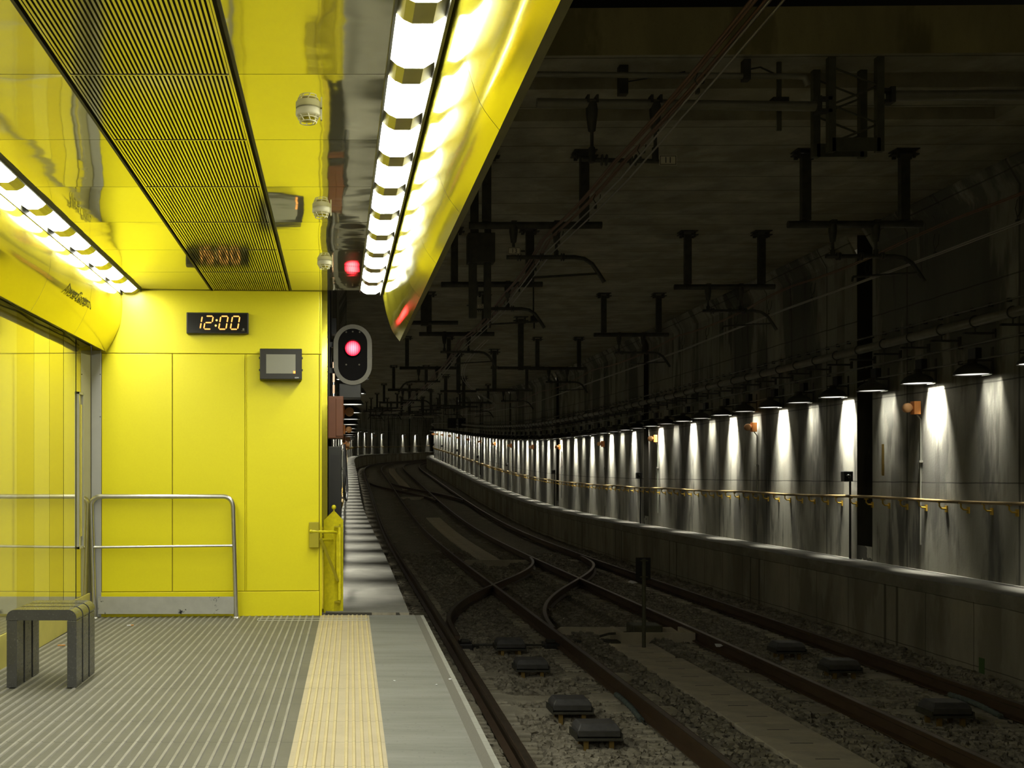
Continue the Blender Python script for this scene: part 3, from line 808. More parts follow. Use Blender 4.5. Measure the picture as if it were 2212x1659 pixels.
t=thing('gate_post','yellow folded gate post with ball top at the platform end','post',(-.028,9.36,0))
for sg,w in ((-1,.090),(1,.084)):
    m=MB(); fy=.035
    pts=[(0,0),(w,0),(w,.835),(0,.925)]
    vs=[(sg*u,fy*u/w*1.0,v) for u,v in pts]+[(sg*u,fy*u/w+.008,v) for u,v in pts]
    m.add(vs,[(0,1,2,3),(7,6,5,4),(0,4,5,1),(1,5,6,2),(2,6,7,3),(3,7,4,0)]); m.build('post_plate',M_YELP,t)
m=MB(); m.lathe([(.0001,.022),(.010,.02),(.018,.012),(.021,0),(.018,-.012),(.010,-.02),(.0001,-.022)],14,(0,0,.952)); m.build('ball_finial',M_YELP,t)
m=MB(); m.tube([(0,0,.915),(0,0,.935)],.006,8); m.build('finial_stem',M_YELP,t)
m=MB(); m.tube([(.052,-.035,.125),(.052,-.035,.775)],.017,12); m.build('hinge_tube',M_YELP,t)
m=MB(); m.bb(.005,.055,-.045,-.003,.775,.785).bb(.005,.055,-.045,-.003,.105,.113); m.tube([(.052,-.035,.76),(.052,-.035,.80)],.008,8); m.tube([(.052,-.035,.095),(.052,-.035,.12)],.008,8); m.build('hinge_bracket',M_YELD,t)
m=MB(); m.tube([(-.195,-.205,.748),(-.07,-.195,.742),(.0,-.10,.735),(.020,-.06,.730),(.030,-.05,.71),(.030,-.04,.60),(.030,-.04,.32)],.013,10); m.lathe([(.0001,.016),(.012,.012),(.016,0),(.012,-.012),(.0001,-.016)],10,(-.200,-.206,.748)); m.build('lever_handle',M_YELP,t)
m=MB(); m.tube([(-.11,-.185,.672),(-.01,-.05,.662)],.012,10); m.build('stub_tube',M_YELP,t)
m=MB(); m.tube([(-.115,-.19,.685),(.035,-.055,.30)],.016,4,0,False); m.build('brace_bar',M_YELD,t)
bp=MB(); bp.bb(-.245,-.160,9.150,9.193,.605,.828); tag(bp.build('latch_plate',M_YELD,bevel=.003),'small olive yellow box plate on the end wall behind the lever','plate')

# ================================================================ CLOCK AND SCREEN
ang=ew.rotation_euler.z
def onwall(px,z,d):
    x=wx(px); M=Matrix.Rotation(ang,3,'Z'); p=M@Vector((x,-d,0)); return (ew.location.x+p.x,ew.location.y+p.y,z)
t=thing('digital_clock','black digital wall clock showing 12:00 in orange digits','clock',onwall(470.5,2.568,.0),ang)
m=MB(); m.bb(-.27,.27,-.062,.0,-.092,.092); m.build('case',M_BLACK,t,bevel=.006)
m=MB(); m.bb(-.258,.258,-.0645,-.062,-.082,.082); m.build('face',M_BLACKG,t)
ku=.54/982.0
SEG={'a':((0,1),(1,1)),'b':((1,1),(1,.5)),'c':((1,.5),(1,0)),'d':((0,0),(1,0)),'e':((0,.5),(0,0)),'f':((0,1),(0,.5)),'g':((0,.5),(1,.5))}
DIG={'1':'bc','2':'abged','0':'abcdef'}
def digit(ch,ux,wdt,mb,mb2):
    x0=(ux-669)*ku; h=205*ku; zb=-98*ku; w=wdt*ku
    def P(u,v): return Vector((x0+u*w+.17*(v-.5)*h,zb+v*h))
    for sgm in DIG[ch]:
        a,b=SEG[sgm]; A=P(*a); B=P(*b); d=(B-A).normalized(); q=Vector((-d.y,d.x)); A=A+d*.004; B=B-d*.004
        for mbx,th,y in ((mb,.0055,-.0655),(mb2,.0030,-.0662)):
            pts=[A,A+d*th+q*th,B-d*th+q*th,B,B-d*th-q*th,A+d*th-q*th]
            mbx.add([(p.x,y,p.y) for p in pts],[(0,1,2,3,4,5)])
for ch,ux,wd in (('1',302,110),('2',470,115),('0',705,115),('0',890,115)):
    a,b=MB(),MB(); digit(ch,ux,wd,a,b); o=a.build('digit',M_LED,t); b.build('digit_core',M_LEDD,o)
a=MB(); 
for ux,uy in ((656,247),(642,332)): a.lathe([(0.0001,-.0656),(.0095,-.0656),(.0095,-.0645)],14,((ux-669)*ku,0,(290-uy)*ku),axis='Y')
a.build('colon',M_LEDD,t)
a=MB(); a.lathe([(.0001,-.0656),(.009,-.0656),(.009,-.0645)],14,((1080-669)*ku,0,(290-388)*ku),axis='Y'); a.bb(.208,.238,-.0656,-.0645,-.0685,-.0665); a.build('maker_mark',M_SCREEN,t)
t=thing('wall_screen','black framed monitor with blank grey screen on the end wall','monitor',onwall(606.5,2.205,0),ang)
m=MB(); m.bb(-.183,.183,-.135,.0,-.134,.134); m.build('case',M_BLACK,t,bevel=.006)
m=MB(); m.bb(-.127,.127,-.137,-.135,-.082,.084); m.build('screen',M_SCREEN,t)
m=MB(); m.bb(.108,.126,-.1395,-.137,-.082,-.060); m.build('indicator_light',M_LED,t)
m=MB(); m.bb(.112,.1225,-.1405,-.1395,-.077,-.065); m.build('indicator_core',M_LEDD,t)
text('maker_mark','EDM',.017,(.138,-.1362,-.119),(PI/2,0,0),M_WHITE,t,ext=.0005)
m=MB()
for sx in (-.186,.186):
    for z in (.055,-.05): m.bb(sx-.004,sx+.004,-.12,-.09,z-.008,z+.008)
m.build('side_knob',M_BLACK,t)
# smoke detectors
proto=None
for (px,pyc,lab) in ((665.5,236.4,'pale caged smoke detector under the ceiling, nearest the camera'),(694,449,'pale caged smoke detector under the ceiling, middle of three'),(701,564,'pale caged smoke detector under the ceiling, nearest the end wall')):
    Y=FPX*1.615/(1024-pyc); X=(px-728)/FPX*Y
    if proto is None:
        proto=thing('smoke_detector',lab,'smoke detector',(X,Y,2.865),0,'ceiling smoke detectors')
        m=MB(); m.lathe([(.0001,0),(.054,0),(.055,-.004),(.055,-.026),(.050,-.032),(.0001,-.032)],24); m.build('body',M_DETECT,proto)
        m=MB()
        for k in range(8):
            a=2*PI*k/8; m.tube([(.048*math.cos(a),.048*math.sin(a),-.031),(.036*math.cos(a+.3),.036*math.sin(a+.3),-.058)],.0028,6)
        for r,z in ((.044,-.042),(.036,-.058)):
            m.tube([(r*math.cos(a),r*math.sin(a),z) for a in np.linspace(0,2*PI,21)],.0026,6,cap=False)
        m.build('cage',M_DETECT,proto)
        m=MB(); m.lathe([(.0001,-.052),(.026,-.050),(.030,-.040),(.030,-.032)],16); m.build('sensor_core',M_YELD,proto)
        m=MB(); m.bb(.055,.062,-.012,.012,-.048,-.002); m.build('side_tab',M_DETECT,proto)
    else: dup(proto,(X,Y,2.865),0,lab)

# ================================================================ SIGNAL AND CABINETS AT THE LEFT WALL
t=thing('rail_signal','railway signal with lit red lamp on black oval backplate','signal',(.153,10.16,2.412))
t.scale=(.8467,)*3
def stadium(w,h,n=16):
    r=w/2; k=h/2-r
    return [(r*math.cos(a),k+r*math.sin(a)) for a in np.linspace(0,PI,n)]+[(r*math.cos(a),-k+r*math.sin(a)) for a in np.linspace(PI,2*PI,n)]
so,si=stadium(.442,.697),stadium(.335,.60)
m=MB(); n=len(so)
vs=[(x,0,z) for x,z in so]+[(x,0,z) for x,z in si]+[(x,.03,z) for x,z in so]
m.add(vs,[(i,(i+1)%n,n+(i+1)%n,n+i) for i in range(n)]+[(i,(i+1)%n,2*n+(i+1)%n,2*n+i) for i in range(n)]); m.build('rim',M_SIGRIM,t)
m=MB(); m.prism(si,.004,.03,'Y'); m.build('backplate',M_SIGBACK,t)
m=MB(); m.lathe([(.0001,-.016),(.05,-.013),(.075,-.004),(.086,.004)],24,axis='Y'); m.build('red_lens',M_LENS,t,(0,0,.073))
m=MB(); m.lathe([(.093,-.05),(.096,-.05),(.096,.005),(.090,.005),(.093,-.05)],24,axis='Y'); m.build('lens_hood',M_SIGBACK,t,(0,.012,.073))
for x,z in ((-.075,.26),(0,.265),(.08,.26),(-.075,-.115),(.075,-.115)):
    m=MB(); m.lathe([(.0001,-.004),(.009,-.003),(.010,.004)],10,(x,0,z),axis='Y'); m.build('bolt',M_SIGRIM,t)
m=MB(); m.bb(-.13,.13,.03,.30,-.28,.28); m.build('lamp_case',M_SIGBACK,t,bevel=.01)
m=MB(); m.bb(-.16,.10,.02,.25,-.50,-.33); m.build('junction_box',M_BLACK,t,bevel=.01)
m=MB(); m.tube([(-.275,.15,-2.85),(-.275,.15,.95)],.030,12); m.build('mast',M_BLACK,t)
m=MB(); m.bb(-.28,.0,.12,.18,.1,.16).bb(-.28,.0,.12,.18,-.2,-.14); m.build('bracket',M_BLACK,t)
t=thing('relay_cabinet','red brown cabinet on the left tunnel wall below the signal','cabinet',(-.056,9.75,1.583))
m=MB(); m.bb(-.03,.117,0,.28,0,.395); m.build('case',M_RUST,t,bevel=.008)
m=MB(); m.bb(.045,.114,-.008,0,.02,.375); m.build('door',M_RUST,t,bevel=.004)
t=thing('cable_cabinet','tall dark cabinet on the left walkway under the red brown cabinet','cabinet',(-.062,9.80,.01))
m=MB(); m.bb(-.02,.105,0,.3,0,1.50); m.build('case',M_DKCAB,t,bevel=.006)
m=MB(); m.bb(.0,.09,-.006,0,.1,1.42); m.build('door',M_BLACK,t)
for k in range(2):
    m=MB(); m.tube([(.075,10.6+.3*k,1.55),(.085,10.5+.3*k,1.25),(.07,10.45+.3*k,1.12),(.075,10.5+.3*k,1.02),(.095,10.6+.3*k,.98),(.105,10.7+.3*k,1.08),(.085,10.75+.3*k,1.5)],.012,8)
    tag(m.build('cable_loop',M_BLACK),'black cable loop hanging on the left tunnel wall, %s one'%('nearer' if k==0 else 'farther'),'cable','hanging cable loops')
t=thing('orange_reflection','narrow orange reflection made as glowing strips between the yellow wall and the signal','light',(-.035,11.0,2.10))  # orange reflections built as glowing strips, no lamp stands here
m=MB(); m.bb(-.010,.010,0,.02,.12,.33); m.build('upper_strip',emit('orange_reflection_glow',(1,.40,.10),.75),t)
m=MB(); m.bb(-.010,.010,0,.02,.0,.09); m.build('lower_strip',bpy.data.materials['orange_reflection_glow'],t)

# ================================================================ TUNNEL WALL LAMPS
LB=bpy.data.lights.new('lamp_bright','AREA'); LW=bpy.data.lights.new('lamp_wide','AREA'); LD=bpy.data.lights.new('lamp_dim','AREA')
for l,pw in ((LB,LAMP_BRIGHT),(LW,LAMP_BRIGHT*1.1),(LD,LAMP_DIM)):
    l.shape='RECTANGLE'; l.size=.13; l.size_y=.36; l.energy=pw; l.color=(1.0,.985,.90); l.spread=math.radians(66 if l is LW else 44)
def make_lamp(name, dim, detailed, label, group, wide):
    t=thing(name,label,'lamp',(0,0,0),0,group)
    m=MB(); m.lathe([(.205,0),(.21,.004),(.20,.03),(.16,.085),(.09,.125),(.055,.135),(.05,.19),(.0001,.195)],22 if detailed else 10); 
    m.build('hood',M_HOOD,t)
    m=MB(); m.lathe([(.0001,.012),(.19,.012)],22 if detailed else 10,smooth=False); m.build('diffuser',M_MOUTHD if dim else M_MOUTH,t)
    if detailed:
        m=MB(); m.bb(.0,.255,-.012,.012,.165,.19).bb(.235,.255,-.02,.02,.02,.34); m.build('wall_arm',M_IRON,t)
        m=MB(); m.bb(.17,.255,.22,.38,.20,.36); m.build('junction_box',M_BLACK,t)
        m=MB(); m.tube([(.05,.05,.17),(.10,.2,.13),(.17,.28,.2)],.008,6); m.build('lead',M_BLACK,t)
    lo=bpy.data.objects.new('lamp_light',LW if wide else (LD if dim else LB)); COL.objects.link(lo); lo.parent=t; lo.location=(.155,0,-.004); lo.rotation_euler.y=-math.radians(12)
    return t
GL='hooded lamps along the tunnel walls'
protos={}
def lamp_at(s,side,dim,label):
    key=(dim,s<62,side<0)
    off=WALL_R-.245 if side>0 else WALL_L+.245
    p=T(s,off,3.41); rz=-C(s)[3]+(0 if side>0 else PI)
    if key not in protos:
        protos[key]=make_lamp('wall_lamp',dim,key[1],label,GL,side<0); o=protos[key]; o.location=p; o.rotation_euler.z=rz
    else: dup(protos[key],p,rz,label)
i=0; s=11.61
while s<150:
    lamp_at(s,1,bool(i%2),'hooded %s lamp on the right tunnel wall, %s from the camera'%('dim' if i%2 else 'bright',nth(i+1)))
    i+=1; s+=1.222
ll=[10.9+2.4*k for k in range(39)]+[109.8,115.6,121.3,127.8,140.0,146.4,152.5]
for i,s in enumerate(ll):
    lamp_at(s,-1,False,'hooded bright lamp on the left tunnel wall, %s from the camera'%nth(i+1))

# ================================================================ HANDRAILS, PIPES, ALARM BOXES
def handrail(side):
    wall=WALL_R if side>0 else WALL_L; off=wall-side*.10; h=WALK_RZ+.965
    s0=-2 if side>0 else 11.9
    nm='right' if side>0 else 'left'
    t=thing('handrail','brass brown handrail with yellow brackets along the %s tunnel wall'%nm,'handrail')
    ss=list(np.arange(s0,60,.8))+list(np.arange(60,182 if side<0 else 150,1.6))
    m=MB(); m.tube([T(s,off+.006*math.sin(s*.9),h+.010*math.sin(s*1.3)) for s in ss],.022,8); m.build('rail_tube',M_HAND,t)
    pm=None; rest=MB()
    s=12.35; k=0
    while s<(140 if side>0 else 150):
        p=T(s,off,h-.02); th=C(s)[3]
        if k<100:
            if pm is None:
                m=MB()
                m.tube([(0,0,0),(0,0,-.055),(side*.03,0,-.085),(side*.098,0,-.09)],.011,6); m.bb(side*.085,side*.099,-.025,.025,-.135,-.05); m.bb(-.024,.024,-.018,.018,-.012,.004)
                pm=m.build('bracket',M_BRKT,t,p,-th)
            else:
                o=pm.copy(); COL.objects.link(o); o.location=p; o.rotation_euler.z=-th
        else: rest.box((p[0],p[1],p[2]-.06),(.03,.03,.10))
        s+=.484; k+=1
    if rest.v:
        o=rest.build('far_brackets',M_BRKT,t); o['kind']='stuff'
handrail(1); handrail(-1)
# big pipe and conduits on the right wall
t=thing('wall_pipe','thick grey pipe carried on brackets above the right wall lamps','pipe')
pss=list(np.arange(-2,60,1.0))+list(np.arange(60,150,2.0))
m=MB(); m.tube([T(s,WALL_R-.24,4.055) for s in pss],.062,14); m.build('pipe_run',M_PIPE,t)
pm=None; k=0; s=11.34; rest=MB()
while s<100:
    p=T(s,WALL_R-.24,4.055); th=C(s)[3]
    if k<90:
        if pm is None:
            m=MB(); m.tube([(.068*math.cos(a),0,.068*math.sin(a)) for a in np.linspace(0,2*PI,17)],.008,6,cap=False); m.tube([(0,0,-.068),(0,0,-.135)],.009,6)
            m.bb(-.14,.235,-.018,.018,-.155,-.13); m.bb(.22,.236,-.03,.03,-.2,-.09)
            pm=m.build('pipe_bracket',M_IRON,t,p,-th)
        else:
            o=pm.copy(); COL.objects.link(o); o.location=p; o.rotation_euler.z=-th
    s+=.72; k+=1
for dz,off,lab,r in ((4.26,.06,'thin cable line with dark clips above the thick pipe on the right wall',.012),(3.82,.05,'thin steel conduit below the thick pipe on the right wall, upper of two',.012),(3.62,.05,'thin steel conduit just above the right wall lamps, lower of two',.011)):
    t=thing('wall_conduit',lab,'conduit')
    m=MB(); m.tube([T(s,WALL_R-off,dz) for s in pss],r,6); m.build('conduit_run',M_COND,t)
    m=MB(); s=11.0
    while s<60:
        p=T(s,WALL_R-off*.7,dz); m.box(p,(.05,.03,.045)); s+=.36 if dz>4 else 1.22
    o=m.build('clips',M_IRON,t); o['kind']='stuff'
# hoses/fascia line on left wall far: conduit
t=thing('wall_conduit','thin conduit along the left tunnel wall above its lamps','conduit')
m=MB(); m.tube([T(s,WALL_L+.06,3.75) for s in list(np.arange(13,60,1.5))+list(np.arange(60,180,3.0))],.014,6); m.build('conduit_run',M_COND,t)
# orange alarm boxes
proto={}
def alarm(s,side,label):
    wall=WALL_R if side>0 else WALL_L
    p=T(s,wall,3.11); rz=-C(s)[3]
    if side not in proto:
        t=thing('alarm_box',label,'alarm box',p,rz,'orange disc boxes on the tunnel walls'); sd=side
        m=MB(); m.bb(-sd*.13,-sd*.04,-.05,.06,-.09,.09); m.build('case',M_ORANGE,t,bevel=.004)
        m=MB(); m.lathe([(.0001,-.035),(.05,-.033),(.066,-.02),(.066,.02),(.0001,.022)],20,(-sd*.20,0,0),axis='Y'); m.build('disc',M_ORDISC,t)
        m=MB(); m.bb(-sd*.15,-sd*.12,-.02,.02,-.02,.02); m.build('neck',M_ORANGE,t)
        m=MB(); m.tube([(-sd*.075,0,-.09),(-sd*.02,0,-.16),(-sd*.02,0,-1.88)],.012,8); m.bb(-sd*.05,0,-.03,.03,-.75,-.72); m.build('conduit',M_COND,t)
        proto[side]=t
    else: dup(proto[side],p,rz,label)
for i,s in enumerate((14.4,20.1,26.5,31.9,38.4,44,50,55.5,61.5,67.5,73.5,79.5,85.5,91.5,97.5,103.5)):
    alarm(s,1,'orange disc box on a conduit on the right tunnel wall, %s from the camera'%nth(i+1))
for i,s in enumerate((15.2,21.1,27,33,39,45,51,57,69,81,93,105,123,141)):
    alarm(s,-1,'orange disc box on a conduit on the left tunnel wall, %s from the camera'%nth(i+1))
proto=None
for i,(n0,n1) in enumerate(NICHE[:9]):
    s=n1+.12; p=T(s,WALL_R,WALK_RZ); rz=-C(s)[3]
    lab='black sensor box on a pole by the %s dark wall niche from the camera'%nth(i+1)
    if proto is None:
        proto=thing('sensor_pole',lab,'sensor',p,rz,'black sensor boxes by the dark niches')
        m=MB(); m.tube([(-.05,0,0),(-.05,0,1.2)],.018,8); m.build('pole',M_BLACK,proto)
        m=MB(); m.bb(-.17,-.03,-.06,.06,1.2,1.36); m.build('case',M_BLACK,proto,bevel=.01)
        m=MB(); m.lathe([(.0001,-.10),(.03,-.10),(.035,-.06)],10,(-.11,0,1.28),axis='Y'); m.build('lens',M_BLACKG,proto)
    else: dup(proto,p,rz,lab)
t=thing('pipe_fitting','small cluster of pale upright fittings beside the nearest dark niche','fitting',T(15.45,WALL_R,2.2))
for dx,z0,z1 in ((-.03,0,.26),(-.06,.10,.44),(-.09,-.02,.14)):
    m=MB(); m.tube([(dx,dx*2,z0),(dx,dx*2,z1)],.018,8); m.build('fitting_tube',M_BRASS,t)
o=MB().bb(-.002,.002,-.05,.05,-.20,.0).build('paint_smear',M_GREEN,None,T(11.85,WALK_R-.004,.12),-C(11.8)[3]); tag(o,'green paint smear on the right walkway front','paint')

# ================================================================ OVERHEAD LINE
def drop_post(m,x,ln,y=0):
    m.bb(x-.052,x+.052,y-.045,y+.045,-ln,0)
def make_support(label, ln=.80, flip=1):
    t=thing('catenary_support',label,'catenary support',(0,0,0),0,'catenary supports under the tunnel ceiling')
    for x in (-.56,.56):
        m=MB(); m.bb(x-.05,x+.05,-.04,.04,-ln,-.05); m.build('drop_post',M_IRON,t)
        m=MB(); m.bb(x-.13,x+.13,-.10,.10,-.012,0).bb(x-.15,x+.15,-.05,.05,-.062,-.048)
        for dx in (-.09,.09):
            m.bb(x+dx-.012,x+dx+.012,-.06,-.036,-.10,-.0).bb(x+dx-.02,x+dx+.02,.036,.06,-.09,-.0)
        m.build('ceiling_plate',M_IRON,t)
    m=MB(); m.tube([(-.76,0,-ln-.045),(.76,0,-ln-.045)],.042,12); m.build('cross_beam',M_IRON,t)
    for x in (-.25,.24):
        m=MB(); m.tube([(x,0,-ln-.05),(x,0,-ln-.12),(x,0,-ln-.24),(x,0,-ln-.25),(x,0,-ln-.33),(x,0,-ln-.34),(x,0,-ln-.40)],[.05,.05,.032,.016,.016,.028,.028],8); m.bb(x-.03,x+.03,-.055,.055,-ln-.02,-ln+.0); m.build('hanger_insulator',M_IRON,t)
    z=-ln-.41; f=flip
    m=MB(); m.tube([(-.33*f,0,z),(.45*f,0,z),(.56*f,0,z-.02),(.65*f,0,z-.08),(.72*f,0,z-.18),(.79*f,0,z-.29)],.024,8); m.build('cantilever_arm',M_IRON,t)
    m=MB(); m.tube([(-.02*f,0,z-.235),(.72*f,0,z-.19)],.013,8); m.tube([(-.02*f,0,z-.235),(-.03*f,0,z-.29)],.013,6); m.build('steady_arm',M_IRON,t)
    for x in (-.20,-.17,.06,.085,.30,.325):
        m=MB(); m.lathe([(.0001,-.006),(.045,-.004),(.045,.004),(.0001,.006)],10,(x*f,0,z),axis='X'); m.build('insulator_shed',M_IRON,t)
    return t
S1=[(12.0,.0,1),(15.7,.0,1),(21.2,.05,1),(28.0,0,-1),(36,0,1),(46,0,-1),(58,0,1),(72,0,-1),(88,0,1),(104,0,1)]
S2=[(12.0,D2+.12,1),(15.95,D2+.05,1),(21.35,D2+.1,1),(28.2,D2,1),(36.4,D2,1),(46.5,D2,1),(58.5,D2,1),(72.5,D2,1),(88,D2,1)]
proto={}
for lst,nm in ((S1,'left'),(S2,'right')):
    for i,(s,off,fl_) in enumerate(lst):
        lab='dark catenary support frame over the %s track, %s from the camera'%(nm,nth(i+(2 if nm=='left' else 1)))
        p=T(s,off,CEIL); rz=-C(s)[3]
        if fl_ not in proto: proto[fl_]=make_support(lab,.80,fl_); proto[fl_].location=p; proto[fl_].rotation_euler.z=rz
        else: dup(proto[fl_],p,rz,lab)
# spare drop posts farther on
proto=None
for i,(s,off) in enumerate(((17.2,-.9),(24.5,1.9),(31,2.2),(31.6,1.2),(40,1.6),(41,2.4),(52,.9),(52.5,2.0),(66,1.2),(66.5,2.6))):
    p=T(s,off,CEIL); lab='single dark drop post under the tunnel ceiling between the tracks, %s from the camera'%nth(i+1)
    if proto is None:
        proto=thing('drop_post',lab,'post',p,0,'single drop posts')
        m=MB(); m.bb(-.06,.06,-.05,.05,-1.25,-.05); m.build('post_column',M_IRON,proto)
        m=MB(); m.bb(-.16,.16,-.1,.1,-.015,0).bb(-.17,.17,-.06,.06,-.10,-.08); m.bb(-.11,-.08,-.06,.06,-.16,0).bb(.08,.11,-.06,.06,-.16,0); m.build('ceiling_plate',M_IRON,proto)
        m=MB(); m.tube([(-.55,0,-1.2),(.55,0,-1.2)],.035,8); m.build('cross_beam',M_IRON,proto)
    else: dup(proto,p,0,lab)
# near portal: lattice, long tubes, hangers with number plate 11
CZ=C(9.3)[2]+CEIL
t=thing('lattice_mast','olive steel lattice mast hanging from the tunnel ceiling between the tracks','mast',(0,9.3,CZ))
xL,xR=4.40,4.83; yb_=.30
for x in (xL,xR):
    for y in (0,yb_):
        m=MB(); m.bb(x-.032,x+.032,y-.03,y+.03,-.84 if y==0 else -.80,0); m.build('chord',M_LATT,t)
for y in (0,yb_):
    m=MB(); zs=np.linspace(-.08,-.76,5)
    for k in range(4):
        a,b=(xL,xR) if k%2==0 else (xR,xL)
        m.tube([(a,y,zs[k]),(b,y,zs[k+1])],.010,6)
    m.build('lattice_bracing',M_LATT,t)
m=MB(); m.bb(xL,xR,-.03,-.02,-.84,-.72); m.build('foot_band',M_LATT,t); m=MB(); m.bb(xL,xR,yb_-.03,yb_-.02,-.80,-.68); m.build('foot_band',M_LATT,t)
zt=1.25+(1024-225)/FPX*9.3
t=thing('portal_tube','long dark horizontal tube from the lattice mast out over the left track','tube',(0,9.3,zt))
m=MB(); m.tube([(1.78,0,.01),(4.30,0,-.02)],.043,12); m.build('tube',M_PIPE,t)
m=MB(); m.bb(4.26,4.30,-.05,.05,-.08,.06).bb(4.30,4.40,-.03,.03,.03,.06).bb(4.30,4.40,-.03,.03,-.08,-.05); m.build('end_bracket',M_IRON,t)
for x in (2.27,2.835):
    m=MB(); m.tube([(x,0,.01),(x,0,-.09),(x,0,-.24),(x,0,-.25),(x,0,-.38),(x,0,-.39),(x,0,-.52)],[.055,.052,.034,.016,.016,.03,.03],8); m.bb(x-.05,x-.03,-.05,.05,.0,.07).bb(x+.03,x+.05,-.05,.05,.0,.07); m.build('hanger_insulator',M_IRON,t)
za=1.25+(1024-346)/FPX*9.3-zt
m=MB(); m.tube([(2.18,0,za+.005),(2.88,0,za-.01)],.02,8); m.build('cantilever_arm',M_IRON,t)
for x in (2.36,2.40,2.62,2.66):
    m=MB(); m.lathe([(.0001,-.006),(.05,-.004),(.05,.004),(.0001,.006)],10,(x,0,za),axis='X'); m.build('insulator_shed',M_IRON,t)
t=thing('portal_tube','dark horizontal tube running right from the lattice mast over the right track','tube',(0,9.35,1.25+(1024-207)/FPX*9.35))
m=MB(); m.tube([(4.98,0,0),(7.9,0,.02)],.045,12); m.build('tube',M_PIPE,t)
m=MB(); m.bb(4.94,4.98,-.05,.05,-.07,.07).bb(4.84,4.96,-.03,.03,.03,.06).bb(4.84,4.96,-.03,.03,-.07,-.04); m.build('end_bracket',M_IRON,t)
t=thing('portal_tube','thinner upper tube with drooped end left of the lattice mast','tube',(0,9.27,1.25+(1024-160)/FPX*9.27))
m=MB(); m.tube([(1.5,0,.0),(4.05,0,-.02),(4.15,0,-.03),(4.18,0,-.10)],.026,10); m.build('tube',M_PIPE,t)
m=MB(); m.bb(3.6,3.66,-.04,.04,-.06,.12); m.tube([(3.7,.1,.08),(3.8,.1,.1),(3.95,.05,0),(3.98,0,-.03)],.008,6); m.build('clamp',M_IRON,t)
t=thing('hanger_bar','olive perforated flat bar with a box clamp left of the lattice mast','bar',(0,9.4,CZ))
m=MB(); m.bb(3.96,4.0,-.01,.01,-.62,0); m.build('flat_bar',M_LATT,t); m=MB(); m.bb(3.91,4.05,-.05,.05,-.42,-.33); m.build('clamp',M_IRON,t)
t=thing('ceiling_stay','small pulley box with a thin stay rod on the tunnel ceiling','stay',(2.6,9.5,CZ-.14))
m=MB(); m.bb(-.04,.04,-.04,.04,-.12,.14); m.build('pulley_box',M_IRON,t); m=MB(); m.tube([(.0,.02,.0),(.6,.1,.13)],.006,6); m.build('rod',M_IRON,t)
# number plates
def plate(px,py,Y,w,txt,lab):
    X=(px-HX)/FPX*Y; Z=1.25+(HY-py)/FPX*Y
    t=thing('number_plate',lab,'sign',(X,Y,Z))
    h=w*.58
    m=MB(); m.bb(-w/2,w/2,0,.004,-h/2,h/2); m.build('plate',M_SIGN,t)
    m=MB(); b=w*.035
    m.bb(-w/2+b,w/2-b,-.001,0,h/2-2*b,h/2-b).bb(-w/2+b,w/2-b,-.001,0,-h/2+b,-h/2+2*b).bb(-w/2+b,-w/2+2*b,-.001,0,-h/2+b,h/2-b).bb(w/2-2*b,w/2-b,-.001,0,-h/2+b,h/2-b); m.build('border',M_BLACK,t)
    text('numerals',txt,h*.85,(0,-.002,-.002),(PI/2,0,0),M_BLACK,t,ext=.0004)
    m=MB(); m.bb(-w/2-.05,-w/2,.004,.012,-.01,.01) if px>1200 or px<1030 else m.bb(w/2,w/2+.05,.004,.012,-.01,.01); m.build('bracket',M_IRON,t)
plate(1443,346,9.28,.155,'11','white number plate 11 on the nearest overhead support')
plate(1111,542,11.97,.145,'13','white number plate 13 left of an overhead support')
plate(1024,659.5,15.72,.12,'15','white number plate 15, left one of an overlapping pair')
plate(1039,661.5,15.62,.12,'15','white number plate 15, right one of an overlapping pair')
t=thing('switch_box','dark boxy line switch hanging on posts by the fascia end','box',(1.72,12.5,4.02))
m=MB(); m.bb(-.16,.16,-.1,.1,-.25,.10); m.build('case',M_IRON,t,bevel=.008); m=MB(); m.bb(-.12,-.03,-.04,.04,.1,.92).bb(.04,.12,-.04,.04,-.9,-.25).bb(-.14,-.05,-.04,.04,-.9,-.25).bb(.05,.12,-.04,.04,.10,.92); m.build('hanging_post',M_IRON,t)
t=thing('weight_block','small black block hanging on a thin post left of the right track','block',(3.02,16.0,3.62))
m=MB(); m.bb(-.05,.05,-.04,.04,-.05,.05).bb(-.01,.01,-.01,.01,-.14,-.05); m.build('block',M_BLACK,t); m=MB(); m.bb(-.02,.0,-.01,.01,.05,1.32); m.build('rod',M_IRON,t)

# wires
def zig(base,amp,sup):
    def f(s):
        for i in range(len(sup)-1):
            a,b=sup[i],sup[i+1]
            if a<=s<=b:
                u=(s-a)/(b-a); return base+amp*((1-u)*(1 if i%2 else -1)+u*(-1 if i%2 else 1)), u, b-a
        return base,0,1
    return f
sup1=[2.0,9.3]+[x[0] for x in S1]+[125]
sup2=[2.0,12.0]+[x[0] for x in S2[1:]]+[105]
m1=zig(.20,.05,sup1); c1=zig(.20,.05,sup1); m2=zig(D2+.98,.05,sup2); c2=zig(D2+.98,.05,sup2)
def wire(fn,h,sag,dx,r,name,label,cat,group,mat,s0,s1,step):
    p=[]
    s=s0
    while s<=s1:
        o,u,ln=fn(s); p.append(T(s,o+dx,h-sag*4*u*(1-u)*min(1,ln/6))); s+=step
    m=MB(); m.tube(p,r,6); return tag(m.build(name,mat),label,cat,group)
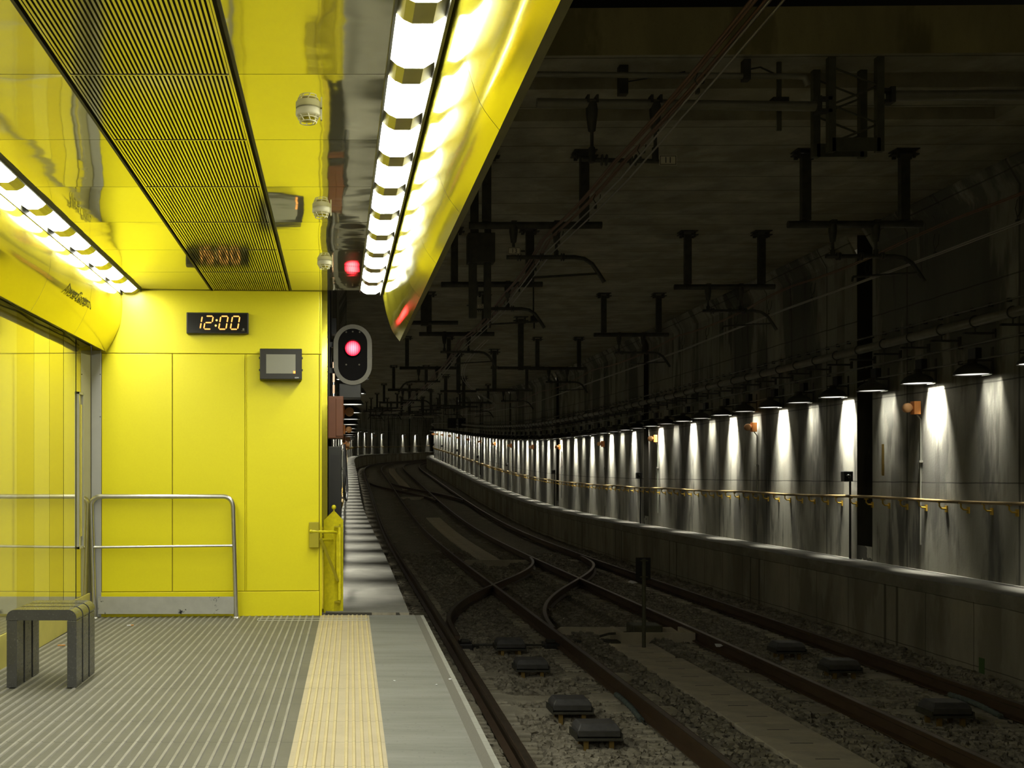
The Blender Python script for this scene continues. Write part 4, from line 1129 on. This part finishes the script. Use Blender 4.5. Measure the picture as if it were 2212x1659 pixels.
for k in range(4):
    wire(lambda s:m1(s),4.95-(.0 if k%2 else .018),.10,(k-1.5)*.040,.0105,'messenger_cable','copper messenger cable in the bundle of four over the left track','cable','messenger cables over the left track',M_COPPER,2,104,.6)
for k in range(2):
    wire(c1,4.735,.0,(k-.5)*.075,.0075,'contact_wire','grey contact wire in the pair over the left track','wire','contact wires over the left track',M_WIRE,2,104,1.0)
    wire(m2,5.03,.10,(k-.5)*.05,.009,'messenger_cable','copper messenger cable in the pair over the right track','cable','messenger cables over the right track',M_COPPER,2,88,.8)
    wire(c2,4.70,.0,(k-.5)*.05,.009,'contact_wire','grey contact wire in the pair over the right track','wire','contact wires over the right track',M_WIRE,2,88,1.0)
    pts=[]
    for i in range(31):
        s=20+i*1.0; u=i/30; pts.append(T(s,.5+(D2+.2)*S5(u)+(k-.5)*.06,4.78))
    m=MB(); m.tube(pts,.008,6); tag(m.build('contact_wire',M_WIRE),'grey contact wire crossing from the left track to the right one','wire','crossing contact wires')
proto={}
for fm,fc_,h1,h2,nm,s0,s1 in ((m1,c1,4.93,4.74,'left',7.0,30),(m2,c2,5.0,4.71,'right',9.0,30)):
    s=s0; i=1
    while s<s1:
        a=T(s,fm(s)[0],h1-.06); b=T(s,fc_(s)[0],h2)
        lab='thin looped dropper wire over the %s track, %s from the camera'%(nm,nth(i))
        m=MB(); mid=[(a[q]+b[q])/2 for q in range(3)]
        m.tube([a,(mid[0]-.02,mid[1],mid[2]+.02),(b[0],b[1],b[2]+.05),b],.0042,5); m.tube([(a[0]+.05,a[1],a[2]),(mid[0]+.04,mid[1],mid[2]),(b[0],b[1],b[2]+.05)],.0042,5); m.box((b[0],b[1],b[2]+.01),(.022,.03,.035))
        tag(m.build('dropper_wire',M_IRON),lab,'wire','dropper wires'); s+=1.5; i+=1
t=thing('hanging_signal','dark boxy signal hanging far off above the right track','signal',(8.05,70.0,4.65))
for dx in (-.36,.36):
    m=MB(); m.bb(dx-.28,dx+.28,-.1,.1,-.32,.32); m.build('signal_case',M_BLACK,t)
m=MB(); m.bb(-.05,.05,-.05,.05,.3,1.75).bb(-.6,.6,-.05,.05,.3,.36); m.build('hanger',M_IRON,t)
